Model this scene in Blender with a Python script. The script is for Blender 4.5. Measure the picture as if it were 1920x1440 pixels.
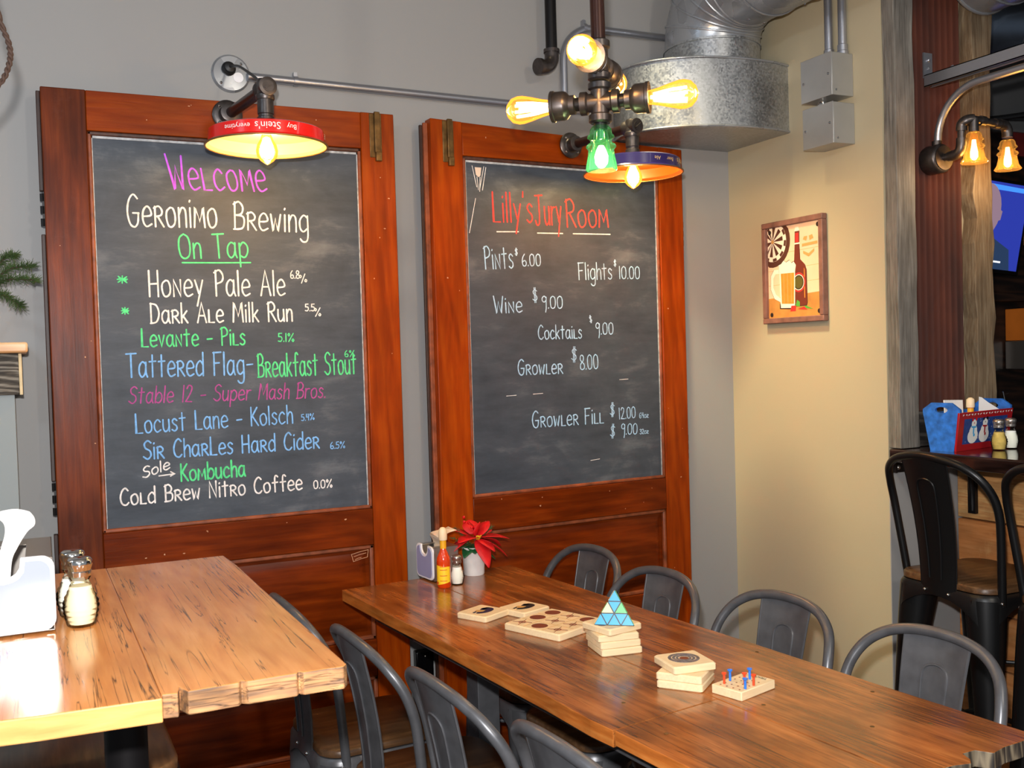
import bpy, bmesh, math, random
from mathutils import Vector, Matrix
R = math.radians
PI = math.pi
random.seed(7)
for _o in list(bpy.data.objects):
    bpy.data.objects.remove(_o, do_unlink=True)
SC = bpy.context.scene
COL = SC.collection

# ------------------------------------------------------------------ camera, sky, flash, exposure
cam_d = bpy.data.cameras.new('camera')
cam = bpy.data.objects.new('camera', cam_d); COL.objects.link(cam)
cam_d.sensor_width = 36.0
cam_d.lens = 36.0 * 1900 / 1920
cam_d.clip_start = 0.05
yaw, pitch, roll = R(25.84), R(-1.57), R(-1.66)
fw = Vector((math.sin(yaw)*math.cos(pitch), math.cos(yaw)*math.cos(pitch), math.sin(pitch)))
rt = Vector((math.cos(yaw), -math.sin(yaw), 0)); up = rt.cross(fw)
rt2 = rt*math.cos(roll) + up*math.sin(roll); up2 = up*math.cos(roll) - rt*math.sin(roll)
CAM = Vector((0, 0, 1.47))
cam.matrix_world = Matrix(((rt2.x, up2.x, -fw.x, CAM.x), (rt2.y, up2.y, -fw.y, CAM.y), (rt2.z, up2.z, -fw.z, CAM.z), (0, 0, 0, 1)))
cam_d.dof.use_dof = True
cam_d.dof.focus_distance = 2.9
cam_d.dof.aperture_fstop = 16.0
SC.camera = cam

world = bpy.data.worlds.new('room_daylight'); SC.world = world
world.use_nodes = True
wb = world.node_tree.nodes['Background']
wb.inputs[0].default_value = (0.80, 0.90, 1.0, 1)
wb.inputs[1].default_value = 0.14

def point_light(name, loc, energy, color, radius):
    d = bpy.data.lights.new(name, 'POINT'); d.energy = energy; d.color = color; d.shadow_soft_size = radius
    o = bpy.data.objects.new(name, d); o.location = loc; COL.objects.link(o)
    return o
# the photographer's flash, mounted on top of the camera
flash_pos = CAM + up2*0.135 - rt2*0.035
point_light('camera_flash', flash_pos, 105.0, (1.0, 0.99, 0.985), 0.022)

# unseen fill lights added behind and beside the camera to brighten the room
point_light('added_fill_light', (-0.9, -0.5, 2.75), 24.0, (0.80, 0.90, 1.0), 0.12)
point_light('added_fill_light', (1.5, -0.7, 2.75), 30.0, (1.0, 0.90, 0.76), 0.12)
point_light('added_fill_light', (-1.6, 1.6, 2.75), 8.0, (0.60, 0.80, 1.0), 0.12)
# unseen spot added near the ceiling to warm the tan wall below the duct
_d = bpy.data.lights.new('added_wall_spot', 'SPOT'); _d.energy = 118.0; _d.color = (1.0, 0.85, 0.50); _d.spot_size = R(42); _d.spot_blend = 1.0; _d.shadow_soft_size = 0.12
_o = bpy.data.objects.new('added_wall_spot', _d); COL.objects.link(_o); _o.location = (1.50, 2.78, 3.25)
_o.rotation_euler = (Vector((2.60, 2.98, 0.72)) - Vector((1.50, 2.78, 3.25))).to_track_quat('-Z', 'Y').to_euler()

SC.view_settings.view_transform = 'Standard'
SC.view_settings.look = 'None'
SC.view_settings.gamma = 1.0
SC.view_settings.use_curve_mapping = False
SC.view_settings.exposure = 1.24

# ------------------------------------------------------------------ materials
def lin(r, g, b):
    f = lambda v: (v/255/12.92) if v/255 <= 0.04045 else ((v/255 + 0.055)/1.055)**2.4
    return (f(r), f(g), f(b), 1)

def new_mat(name):
    m = bpy.data.materials.new(name); m.use_nodes = True
    nt = m.node_tree
    return m, nt, nt.nodes['Principled BSDF']

def N(nt, t, **kw):
    n = nt.nodes.new(t)
    for k, v in kw.items():
        if k.startswith('i_'):
            key = k[2:]
            key = int(key) if key.isdigit() else key.replace('_', ' ')
            n.inputs[key].default_value = v
        else:
            setattr(n, k, v)
    return n

def ramp(nt, src, stops):
    n = nt.nodes.new('ShaderNodeValToRGB')
    el = n.color_ramp.elements
    el[0].position, el[0].color = stops[0]
    el[1].position, el[1].color = stops[-1]
    for p, c in stops[1:-1]:
        e = el.new(p); e.color = c
    nt.links.new(src, n.inputs[0])
    return n

def coords(nt, scale, kind='Object', loc=(0, 0, 0)):
    tc = nt.nodes.new('ShaderNodeTexCoord'); mp = nt.nodes.new('ShaderNodeMapping')
    mp.inputs['Scale'].default_value = scale; mp.inputs['Location'].default_value = loc
    nt.links.new(tc.outputs[kind], mp.inputs[0])
    return mp.outputs[0]

def mixc(nt, a, b, fac, mode='MIX'):
    n = nt.nodes.new('ShaderNodeMix'); n.data_type = 'RGBA'; n.blend_type = mode
    for sock, v in ((n.inputs[6], a), (n.inputs[7], b), (n.inputs[0], fac)):
        if hasattr(v, 'is_output') or isinstance(v, bpy.types.NodeSocket): nt.links.new(v, sock)
        else: sock.default_value = v
    return n.outputs[2]

def plain(name, c, rough=0.5, metal=0.0, noise=0.0, nscale=30, coat=0.0, spec=None, emit=None, estr=0):
    m, nt, b = new_mat(name)
    b.inputs['Base Color'].default_value = c
    b.inputs['Roughness'].default_value = rough
    b.inputs['Metallic'].default_value = metal
    b.inputs['Coat Weight'].default_value = coat
    if spec is not None: b.inputs['Specular IOR Level'].default_value = spec
    if emit is not None:
        b.inputs['Emission Color'].default_value = emit; b.inputs['Emission Strength'].default_value = estr
    if noise > 0:
        no = N(nt, 'ShaderNodeTexNoise', i_Scale=nscale, i_Detail=4.0)
        nt.links.new(coords(nt, (1, 1, 1)), no.inputs['Vector'])
        lo = tuple(x*(1-noise) for x in c[:3]) + (1,); hi = tuple(min(1, x*(1+noise)) for x in c[:3]) + (1,)
        rp = ramp(nt, no.outputs[0], [(0.3, lo), (0.7, hi)])
        nt.links.new(rp.outputs[0], b.inputs['Base Color'])
    return m

def wood(name, dark, mid, light, axis='X', scale=1.0, rough=0.35, cracks=0.0, blotch=0.35, coat=0.0, stretch=14, bump=0.15, rings=0.5, crackw=0.035, seed=0.0, worn=None, spec=0.35):
    m, nt, b = new_mat(name)
    s = [stretch*scale]*3; s['XYZ'.index(axis)] = scale*0.9
    co = coords(nt, s, loc=(seed, seed*1.7, seed*0.6))
    n1 = N(nt, 'ShaderNodeTexNoise', i_Scale=2.2, i_Detail=7.0, i_Roughness=0.62, i_Distortion=0.5)
    nt.links.new(co, n1.inputs['Vector'])
    s2 = [5.0*scale]*3; s2['XYZ'.index(axis)] = scale*0.7
    co2 = coords(nt, s2, loc=(seed*2, seed, seed*1.3))
    wv = N(nt, 'ShaderNodeTexWave', i_Scale=1.6, i_Distortion=9.0, i_Detail=3.0, i_Detail_Scale=1.2)
    wv.bands_direction = 'DIAGONAL'
    nt.links.new(co2, wv.inputs['Vector'])
    mx = N(nt, 'ShaderNodeMix'); mx.data_type = 'FLOAT'; mx.inputs[0].default_value = rings
    nt.links.new(n1.outputs[0], mx.inputs[2]); nt.links.new(wv.outputs[1] if len(wv.outputs) > 1 else wv.outputs[0], mx.inputs[3])
    rp = ramp(nt, mx.outputs[0], [(0.22, dark), (0.5, mid), (0.78, light)])
    col = rp.outputs[0]
    if blotch > 0:
        nb = N(nt, 'ShaderNodeTexNoise', i_Scale=3.2, i_Detail=3.0)
        sb = [2.2*scale]*3; sb['XYZ'.index(axis)] = scale*0.8
        nt.links.new(coords(nt, sb, loc=(seed, 3+seed, 1)), nb.inputs['Vector'])
        rb = ramp(nt, nb.outputs[0], [(0.38, (1-blotch,)*3+(1,)), (0.62, (1.0, 1.0, 1.0, 1))])
        col = mixc(nt, col, rb.outputs[0], 1.0, 'MULTIPLY')
    if worn is not None:
        nw = N(nt, 'ShaderNodeTexNoise', i_Scale=9.0, i_Detail=8.0, i_Roughness=0.75)
        nt.links.new(coords(nt, (1, 1, 1), loc=(seed, 0, 0)), nw.inputs['Vector'])
        rw = ramp(nt, nw.outputs[0], [(0.56, (0, 0, 0, 1)), (0.78, (0.34, 0.34, 0.34, 1))])
        col = mixc(nt, col, worn, rw.outputs[0])
    if cracks > 0:
        sc_ = [13*scale]*3; sc_['XYZ'.index(axis)] = scale*0.32
        nc = N(nt, 'ShaderNodeTexNoise', i_Scale=2.0, i_Detail=4.0, i_Distortion=1.2)
        nt.links.new(coords(nt, sc_, loc=(seed+5, seed, 2)), nc.inputs['Vector'])
        w = crackw
        rc = ramp(nt, nc.outputs[0], [(0.5-w, (1, 1, 1, 1)), (0.5, (1-cracks,)*3+(1,)), (0.5+w, (1, 1, 1, 1))])
        # cracks only in some zones
        nz = N(nt, 'ShaderNodeTexNoise', i_Scale=3.0, i_Detail=2.0)
        nt.links.new(coords(nt, (1.3*scale,)*3, loc=(seed+9, 4, 2)), nz.inputs['Vector'])
        rz = ramp(nt, nz.outputs[0], [(0.36, (0, 0, 0, 1)), (0.50, (1, 1, 1, 1))])
        dk = mixc(nt, col, rc.outputs[0], 1.0, 'MULTIPLY')
        col = mixc(nt, col, dk, rz.outputs[0])
    nt.links.new(col, b.inputs['Base Color'])
    b.inputs['Roughness'].default_value = rough; b.inputs['Specular IOR Level'].default_value = spec
    b.inputs['Coat Weight'].default_value = coat; b.inputs['Coat Roughness'].default_value = 0.12
    if bump > 0:
        bp = N(nt, 'ShaderNodeBump', i_Strength=bump, i_Distance=0.004)
        nt.links.new(n1.outputs[0], bp.inputs['Height']); nt.links.new(bp.outputs[0], b.inputs['Normal'])
    return m

def glass(name, tint, rough=0.03, emit=None, estr=0.0, gl=0.25, body=0.0, bodycol=None):
    """thin clear glass: tinted see-through with a glossy surface"""
    m, nt, b = new_mat(name)
    nt.nodes.remove(b)
    out = nt.nodes['Material Output']
    tr = N(nt, 'ShaderNodeBsdfTransparent'); tr.inputs[0].default_value = tint
    g = N(nt, 'ShaderNodeBsdfGlossy'); g.inputs['Roughness'].default_value = rough
    fr = N(nt, 'ShaderNodeLayerWeight'); fr.inputs[0].default_value = gl
    mx = N(nt, 'ShaderNodeMixShader')
    nt.links.new(fr.outputs['Fresnel'], mx.inputs[0]); nt.links.new(tr.outputs[0], mx.inputs[1]); nt.links.new(g.outputs[0], mx.inputs[2])
    res = mx.outputs[0]
    if body > 0:
        tl = N(nt, 'ShaderNodeBsdfTranslucent'); tl.inputs[0].default_value = bodycol
        df = N(nt, 'ShaderNodeBsdfDiffuse'); df.inputs[0].default_value = bodycol
        m1 = N(nt, 'ShaderNodeMixShader'); m1.inputs[0].default_value = 0.3; nt.links.new(tl.outputs[0], m1.inputs[1]); nt.links.new(df.outputs[0], m1.inputs[2])
        m2 = N(nt, 'ShaderNodeMixShader'); m2.inputs[0].default_value = body; nt.links.new(res, m2.inputs[1]); nt.links.new(m1.outputs[0], m2.inputs[2]); res = m2.outputs[0]
    if emit is not None:
        e = N(nt, 'ShaderNodeEmission'); e.inputs[0].default_value = emit; e.inputs[1].default_value = estr
        ad = N(nt, 'ShaderNodeAddShader'); nt.links.new(res, ad.inputs[0]); nt.links.new(e.outputs[0], ad.inputs[1]); res = ad.outputs[0]
    nt.links.new(res, out.inputs[0])
    return m

def emissive(name, c, s):
    m, nt, b = new_mat(name)
    nt.nodes.remove(b)
    e = N(nt, 'ShaderNodeEmission'); e.inputs[0].default_value = c; e.inputs[1].default_value = s
    nt.links.new(e.outputs[0], nt.nodes['Material Output'].inputs[0])
    return m

def galvanized(name, base, rough=0.42, scale=90, contrast=0.35, metal=0.85):
    m, nt, b = new_mat(name)
    co = coords(nt, (1, 1, 1))
    v = N(nt, 'ShaderNodeTexVoronoi', i_Scale=scale); nt.links.new(co, v.inputs['Vector'])
    no = N(nt, 'ShaderNodeTexNoise', i_Scale=9.0, i_Detail=5.0); nt.links.new(co, no.inputs['Vector'])
    bw = N(nt, 'ShaderNodeRGBToBW'); nt.links.new(v.outputs['Color'], bw.inputs[0])
    mx = N(nt, 'ShaderNodeMix'); mx.data_type = 'FLOAT'; mx.inputs[0].default_value = 0.5
    nt.links.new(bw.outputs[0], mx.inputs[2]); nt.links.new(no.outputs[0], mx.inputs[3])
    lo = tuple(x*(1-contrast) for x in base[:3])+(1,); hi = tuple(min(1, x*(1+contrast)) for x in base[:3])+(1,)
    rp = ramp(nt, mx.outputs[0], [(0.3, lo), (0.7, hi)])
    nt.links.new(rp.outputs[0], b.inputs['Base Color'])
    b.inputs['Metallic'].default_value = metal
    rr = ramp(nt, mx.outputs[0], [(0.3, (rough-0.1,)*3+(1,)), (0.7, (rough+0.1,)*3+(1,))])
    nt.links.new(rr.outputs[0], b.inputs['Roughness'])
    return m

def wall_paint(name, c):
    m, nt, b = new_mat(name)
    no = N(nt, 'ShaderNodeTexNoise', i_Scale=160.0, i_Detail=2.0); nt.links.new(coords(nt, (1, 1, 1)), no.inputs['Vector'])
    bp = N(nt, 'ShaderNodeBump', i_Strength=0.05, i_Distance=0.002)
    nt.links.new(no.outputs[0], bp.inputs['Height']); nt.links.new(bp.outputs[0], b.inputs['Normal'])
    b.inputs['Base Color'].default_value = c; b.inputs['Roughness'].default_value = 0.6
    return m

def chalkboard(name):
    m, nt, b = new_mat(name)
    n1 = N(nt, 'ShaderNodeTexNoise', i_Scale=3.5, i_Detail=6.0, i_Roughness=0.6, i_Distortion=0.8); nt.links.new(coords(nt, (1, 1, 1.4)), n1.inputs['Vector'])
    n2 = N(nt, 'ShaderNodeTexNoise', i_Scale=9.0, i_Detail=7.0, i_Roughness=0.7); nt.links.new(coords(nt, (0.6, 1, 2.5)), n2.inputs['Vector'])
    mx = N(nt, 'ShaderNodeMix'); mx.data_type = 'FLOAT'; mx.inputs[0].default_value = 0.45
    nt.links.new(n1.outputs[0], mx.inputs[2]); nt.links.new(n2.outputs[0], mx.inputs[3])
    rp = ramp(nt, mx.outputs[0], [(0.34, lin(50, 57, 67)), (0.53, lin(68, 75, 85)), (0.72, lin(108, 113, 120))])
    nt.links.new(rp.outputs[0], b.inputs['Base Color'])
    b.inputs['Roughness'].default_value = 0.55; b.inputs['Specular IOR Level'].default_value = 0.35
    return m

M = {}
M['wall'] = wall_paint('grey_wall_paint', lin(149, 148, 147))
M['tan'] = wall_paint('tan_wall_paint', lin(180, 168, 140))
M['ceiling'] = plain('ceiling_paint', lin(120, 118, 115), 0.8)
M['floor'] = wood('floor_boards', lin(40, 30, 24), lin(58, 44, 34), lin(74, 58, 46), 'Y', 0.8, 0.5)
M['door_v'] = wood('stained_pine_upright', lin(76, 28, 8), lin(106, 44, 14), lin(132, 60, 18), 'Z', 1.6, 0.36, blotch=0.4, coat=0.0, rings=0.12, worn=lin(112, 72, 60), spec=0.14)
M['door_v2'] = wood('stained_pine_upright_bright', lin(126, 42, 1), lin(152, 58, 2), lin(170, 74, 6), 'Z', 1.6, 0.33, blotch=0.24, coat=0.0, rings=0.15, seed=3.1, spec=0.14)
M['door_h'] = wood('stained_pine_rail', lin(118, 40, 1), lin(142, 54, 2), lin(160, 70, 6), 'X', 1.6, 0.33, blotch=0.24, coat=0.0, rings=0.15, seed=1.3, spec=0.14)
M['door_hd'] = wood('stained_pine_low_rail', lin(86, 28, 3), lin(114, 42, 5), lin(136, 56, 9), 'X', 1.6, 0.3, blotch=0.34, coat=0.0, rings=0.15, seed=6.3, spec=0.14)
M['door_edge'] = plain('dark_door_edge', lin(52, 28, 18), 0.5, noise=0.3)
M['mould'] = plain('chipped_moulding', lin(132, 66, 36), 0.5, noise=0.42, nscale=26)
M['mould_d'] = plain('dark_moulding', lin(74, 42, 30), 0.5, noise=0.5, nscale=40)
M['chalkline'] = plain('chalky_bead', lin(176, 178, 180), 0.8, noise=0.35, nscale=60)
M['board'] = chalkboard('slate_blackboard')
M['brass'] = plain('tarnished_brass', lin(112, 84, 46), 0.45, 0.7, noise=0.4, nscale=40)
M['iron'] = plain('dark_iron_pipe', lin(84, 78, 76), 0.36, 0.85, noise=0.25, nscale=50)
M['ironblack'] = plain('black_iron_pipe', lin(26, 24, 25), 0.38, 0.5)
M['rustpipe'] = plain('brown_black_steel_pipe', lin(52, 32, 27), 0.32, 0.6)
M['galv'] = galvanized('galvanized_sheet', lin(172, 175, 178), scale=150, contrast=0.22)
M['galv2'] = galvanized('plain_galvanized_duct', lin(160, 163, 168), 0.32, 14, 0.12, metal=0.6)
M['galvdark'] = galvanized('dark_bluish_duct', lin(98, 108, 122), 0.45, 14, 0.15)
M['zinc'] = plain('zinc_conduit', lin(168, 170, 178), 0.34, 0.8)
M['box'] = plain('grey_steel_box', lin(172, 172, 170), 0.4, 0.55, noise=0.06, nscale=9)
M['chrome'] = plain('polished_chrome', lin(210, 208, 205), 0.12, 1.0)
M['steel'] = plain('brushed_steel', lin(176, 168, 160), 0.28, 0.9)
M['chair'] = plain('gunmetal_chair_paint', lin(92, 92, 95), 0.34, 0.35, noise=0.18, nscale=25)
M['chairdark'] = plain('matte_black_stool_paint', lin(22, 22, 23), 0.33, 0.3)
M['seat'] = wood('walnut_brown_seat', lin(62, 42, 26), lin(92, 64, 40), lin(118, 86, 58), 'X', 2.2, 0.35, rings=0.1, seed=2)
M['oak'] = wood('honey_oak_slab', lin(190, 116, 58), lin(212, 138, 74), lin(226, 156, 92), 'Y', 1.7, 0.22, cracks=0.85, blotch=0.15, coat=0.4, stretch=12, rings=0.12, crackw=0.014, seed=4.2)
M['oakend'] = wood('sawn_oak_end', lin(190, 126, 66), lin(208, 146, 82), lin(222, 168, 102), 'X', 2.0, 0.5, blotch=0.12, seed=1.1, rings=0.1)
M['oakweather'] = wood('weathered_oak_end', lin(96, 82, 74), lin(178, 128, 86), lin(208, 156, 104), 'X', 4.0, 0.55, blotch=0.5, seed=2.2, cracks=0.8, rings=0.2)
M['reclaimed'] = wood('reclaimed_pine_top', lin(122, 64, 24), lin(172, 100, 44), lin(204, 128, 64), 'Y', 1.9, 0.21, cracks=0.6, blotch=0.5, coat=0.35, stretch=10, rings=0.05, seed=8.0, crackw=0.03)
M['reclaimed_edge'] = wood('reclaimed_pine_edge', lin(168, 88, 34), lin(200, 112, 46), lin(220, 138, 66), 'Y', 3.0, 0.3, blotch=0.35, seed=5.0, rings=0.15)
M['reclaimed_end'] = wood('dark_rough_end', lin(44, 40, 37), lin(84, 74, 62), lin(132, 118, 96), 'Z', 4.0, 0.6, blotch=0.4, seed=2.5)
M['barn'] = wood('grey_barn_wood', lin(84, 78, 72), lin(122, 116, 108), lin(150, 146, 138), 'Z', 3.0, 0.75, blotch=0.3, stretch=20, bump=0.5, rings=0.0)
M['barnbrown'] = wood('brown_barn_wood', lin(88, 66, 44), lin(124, 104, 80), lin(152, 138, 114), 'Z', 3.0, 0.75, blotch=0.3, stretch=20, bump=0.5, rings=0.0, seed=3.0)
M['barndark'] = wood('dark_barn_board', lin(38, 34, 32), lin(62, 58, 54), lin(88, 82, 76), 'X', 2.4, 0.75, blotch=0.4, stretch=16, bump=0.4)
M['rust'] = wood('rusted_corrugated_steel', lin(46, 16, 4), lin(74, 28, 9), lin(96, 42, 16), 'Z', 1.2, 0.7, blotch=0.4, stretch=4, rings=0.05)
M['counter'] = wood('dark_glossy_bar_top', lin(26, 16, 14), lin(44, 28, 24), lin(62, 40, 34), 'Y', 1.6, 0.08, blotch=0.3, coat=0.5)
M['plank'] = wood('orange_bar_plank', lin(160, 96, 50), lin(190, 124, 70), lin(208, 146, 92), 'Y', 2.0, 0.6, blotch=0.3, rings=0.1, worn=lin(226, 196, 130))
M['plankred'] = wood('flaking_painted_plank', lin(182, 116, 66), lin(206, 150, 92), lin(222, 184, 124), 'Y', 5, 0.7, blotch=0.3, worn=lin(160, 52, 40), rings=0.0)
M['darkwood'] = wood('dark_bar_wall_boards', lin(16, 9, 7), lin(32, 18, 12), lin(50, 30, 20), 'X', 1.5, 0.5, blotch=0.4)
M['orange'] = plain('orange_cabinet_wood', lin(206, 112, 34), 0.5, noise=0.12, nscale=8)
M['greypanel'] = plain('grey_upper_panel', lin(92, 92, 92), 0.7)
M['mantelshelf'] = wood('pale_pine_shelf', lin(206, 150, 100), lin(230, 182, 132), lin(244, 208, 166), 'X', 1.4, 0.4, blotch=0.15)
M['beam'] = wood('grey_sawn_beam', lin(52, 46, 40), lin(92, 84, 74), lin(142, 134, 122), 'X', 5.0, 0.7, blotch=0.25, bump=0.5)
M['beamend'] = plain('pale_beam_end', lin(214, 190, 146), 0.6, noise=0.15)
M['surround'] = plain('grey_green_paint', lin(140, 146, 146), 0.6)
M['needle'] = plain('fir_needles', lin(62, 84, 44), 0.6, noise=0.35, nscale=20)
M['twig'] = plain('brown_twig', lin(64, 44, 34), 0.8)
M['paper'] = plain('white_paper', lin(244, 242, 238), 0.8)
M['paperw'] = plain('cream_paper_napkin', lin(240, 222, 196), 0.8)
M['acrylic'] = plain('face_painted_reflection', lin(150, 158, 196), 0.12, noise=0.1, nscale=5)  # bluish white colour stands in for a window reflected in the acrylic
M['whiteplastic'] = plain('white_plastic_rim', lin(240, 240, 244), 0.25)
M['clear'] = glass('clear_ribbed_glass', (0.97, 0.98, 0.93, 1), 0.04, gl=0.16)
M['salt'] = plain('white_salt', lin(246, 244, 238), 0.9)
M['amberseason'] = plain('yellow_seasoning', lin(206, 176, 96), 0.8, noise=0.15, nscale=60)
M['pepper'] = plain('tan_pepper', lin(226, 214, 180), 0.9)
M['chili'] = plain('red_chili_sauce', lin(214, 62, 8), 0.12, coat=0.6)
M['label_y'] = plain('yellow_paper_label', lin(250, 206, 40), 0.45)
M['label_o'] = plain('orange_print', lin(222, 96, 22), 0.5)
M['capwood'] = plain('pale_wooden_cap', lin(240, 214, 176), 0.5)
M['capgold'] = plain('yellow_neck_wrap', lin(236, 170, 30), 0.4)
M['birch'] = plain('white_birch_wrap', lin(226, 220, 214), 0.7, noise=0.12, nscale=18)
M['petal'] = plain('red_felt_petals', lin(206, 14, 22), 0.6, noise=0.2, nscale=30)
M['berry'] = plain('glossy_red_berry', lin(206, 12, 20), 0.2)
M['leafgreen'] = plain('dark_green_leaf', lin(28, 92, 50), 0.5, noise=0.3)
M['stamen'] = plain('yellow_stamen', lin(220, 186, 40), 0.5)
M['maple'] = wood('pale_maple_tile', lin(230, 202, 158), lin(238, 212, 168), lin(243, 220, 180), 'X', 5, 0.45, blotch=0.05, rings=0.1)
M['navy'] = plain('navy_print', lin(30, 30, 66), 0.5)
M['gold'] = plain('gold_print', lin(206, 160, 90), 0.5)
M['greyprint'] = plain('silver_grey_print', lin(104, 100, 104), 0.4, noise=0.5, nscale=160)
M['brownprint'] = plain('burnt_brown_print', lin(122, 56, 32), 0.5)
M['blackprint'] = plain('black_print', lin(22, 20, 22), 0.5)
M['pz_black'] = plain('black_puzzle_plastic', lin(14, 14, 16), 0.3)
M['pz_blue'] = plain('sky_blue_sticker', lin(40, 164, 222), 0.3)
M['pz_green'] = plain('light_green_sticker', lin(98, 206, 120), 0.3)
M['pz_cream'] = plain('cream_sticker', lin(238, 226, 170), 0.3)
M['pegred'] = plain('orange_red_peg', lin(224, 74, 36), 0.3)
M['pegblue'] = plain('blue_peg', lin(44, 120, 224), 0.3)
M['redtray'] = plain('red_enamel', lin(222, 22, 14), 0.25, coat=0.4)
M['trayin'] = plain('yellow_tray_face', lin(214, 182, 132), 0.3)
M['trayrim'] = plain('worn_brass_rim', lin(128, 96, 54), 0.4, 0.6)
M['bluetray'] = plain('dark_violet_enamel', lin(44, 34, 92), 0.25, coat=0.4)
M['trayin2'] = plain('orange_tray_face', lin(206, 60, 14), 0.3)
M['ltwhite'] = plain('white_lettering', lin(240, 232, 224), 0.5)
M['ltgold'] = plain('pale_gold_lettering', lin(214, 176, 120), 0.5)
M['ltbrown'] = plain('brown_lettering', lin(150, 84, 30), 0.5)
M['core'] = emissive('bulb_filament_glow', (1.0, 0.78, 0.40, 1), 9.0)
M['corewhite'] = emissive('bulb_white_glow', (1.0, 0.84, 0.52, 1), 9.0)
M['amber'] = glass('amber_bulb_glass', (1.0, 0.80, 0.46, 1), 0.03, emit=(1.0, 0.27, 0.03, 1), estr=0.34, gl=0.2)
M['greenglass'] = glass('green_insulator_glass', (0.70, 0.95, 0.80, 1), 0.03, gl=0.10, body=0.09, bodycol=(0.10, 0.55, 0.26, 1))
M['amberglass'] = glass('honey_insulator_glass', (1.0, 0.80, 0.45, 1), 0.03, emit=(1.0, 0.55, 0.16, 1), estr=0.03, gl=0.14, body=0.05, bodycol=(0.80, 0.45, 0.12, 1))
M['cord'] = plain('black_cord', lin(14, 14, 15), 0.5)
M['tvblack'] = plain('black_tv_plastic', lin(8, 8, 10), 0.2)
M['tvscreen'] = emissive('tv_blue_picture', (0.012, 0.02, 0.17, 1), 1.0)
M['tvband'] = emissive('tv_bright_band', (0.03, 0.14, 0.5, 1), 1.0)
M['tvface'] = emissive('tv_face_picture', (0.13, 0.085, 0.11, 1), 1.0)
M['tvdark'] = emissive('tv_dark_picture', (0.01, 0.02, 0.045, 1), 1.0)
M['tvwhite'] = emissive('tv_white_caption', (0.5, 0.5, 0.55, 1), 1.0)
M['bluecaddy'] = plain('mottled_blue_paint', lin(38, 104, 190), 0.5, noise=0.4, nscale=45)
M['redpaint'] = plain('barn_red_paint', lin(166, 22, 30), 0.35)
M['nightblue'] = plain('night_blue_paint', lin(34, 64, 128), 0.5, noise=0.3, nscale=60)
M['snow'] = plain('white_paint', lin(236, 232, 226), 0.5)
M['screengrey'] = plain('grey_glossy_screen', lin(122, 134, 142), 0.3)
M['sticker'] = plain('cream_sticker_paper', lin(226, 204, 186), 0.7)
M['scratch'] = plain('pale_scraped_wood', lin(206, 150, 112), 0.7)

def chalk_mat(name, c):
    m, nt, b = new_mat(name)
    no = N(nt, 'ShaderNodeTexNoise', i_Scale=70.0, i_Detail=3.0); nt.links.new(coords(nt, (1, 1, 1)), no.inputs['Vector'])
    rp = ramp(nt, no.outputs[0], [(0.3, tuple(x*0.72 for x in c[:3])+(1,)), (0.6, c)])
    nt.links.new(rp.outputs[0], b.inputs['Base Color']); b.inputs['Roughness'].default_value = 0.9
    return m
CH = dict(white=chalk_mat('white_chalk', lin(245, 240, 238)), green=chalk_mat('green_chalk', lin(92, 226, 146)), blue=chalk_mat('blue_chalk', lin(128, 186, 246)),
          pink=chalk_mat('magenta_chalk', lin(178, 76, 150)), violet=chalk_mat('violet_chalk', lin(196, 96, 240)), red=chalk_mat('red_chalk', lin(250, 74, 66)),
          pale=chalk_mat('pale_blue_chalk', lin(176, 214, 246)))

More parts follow.
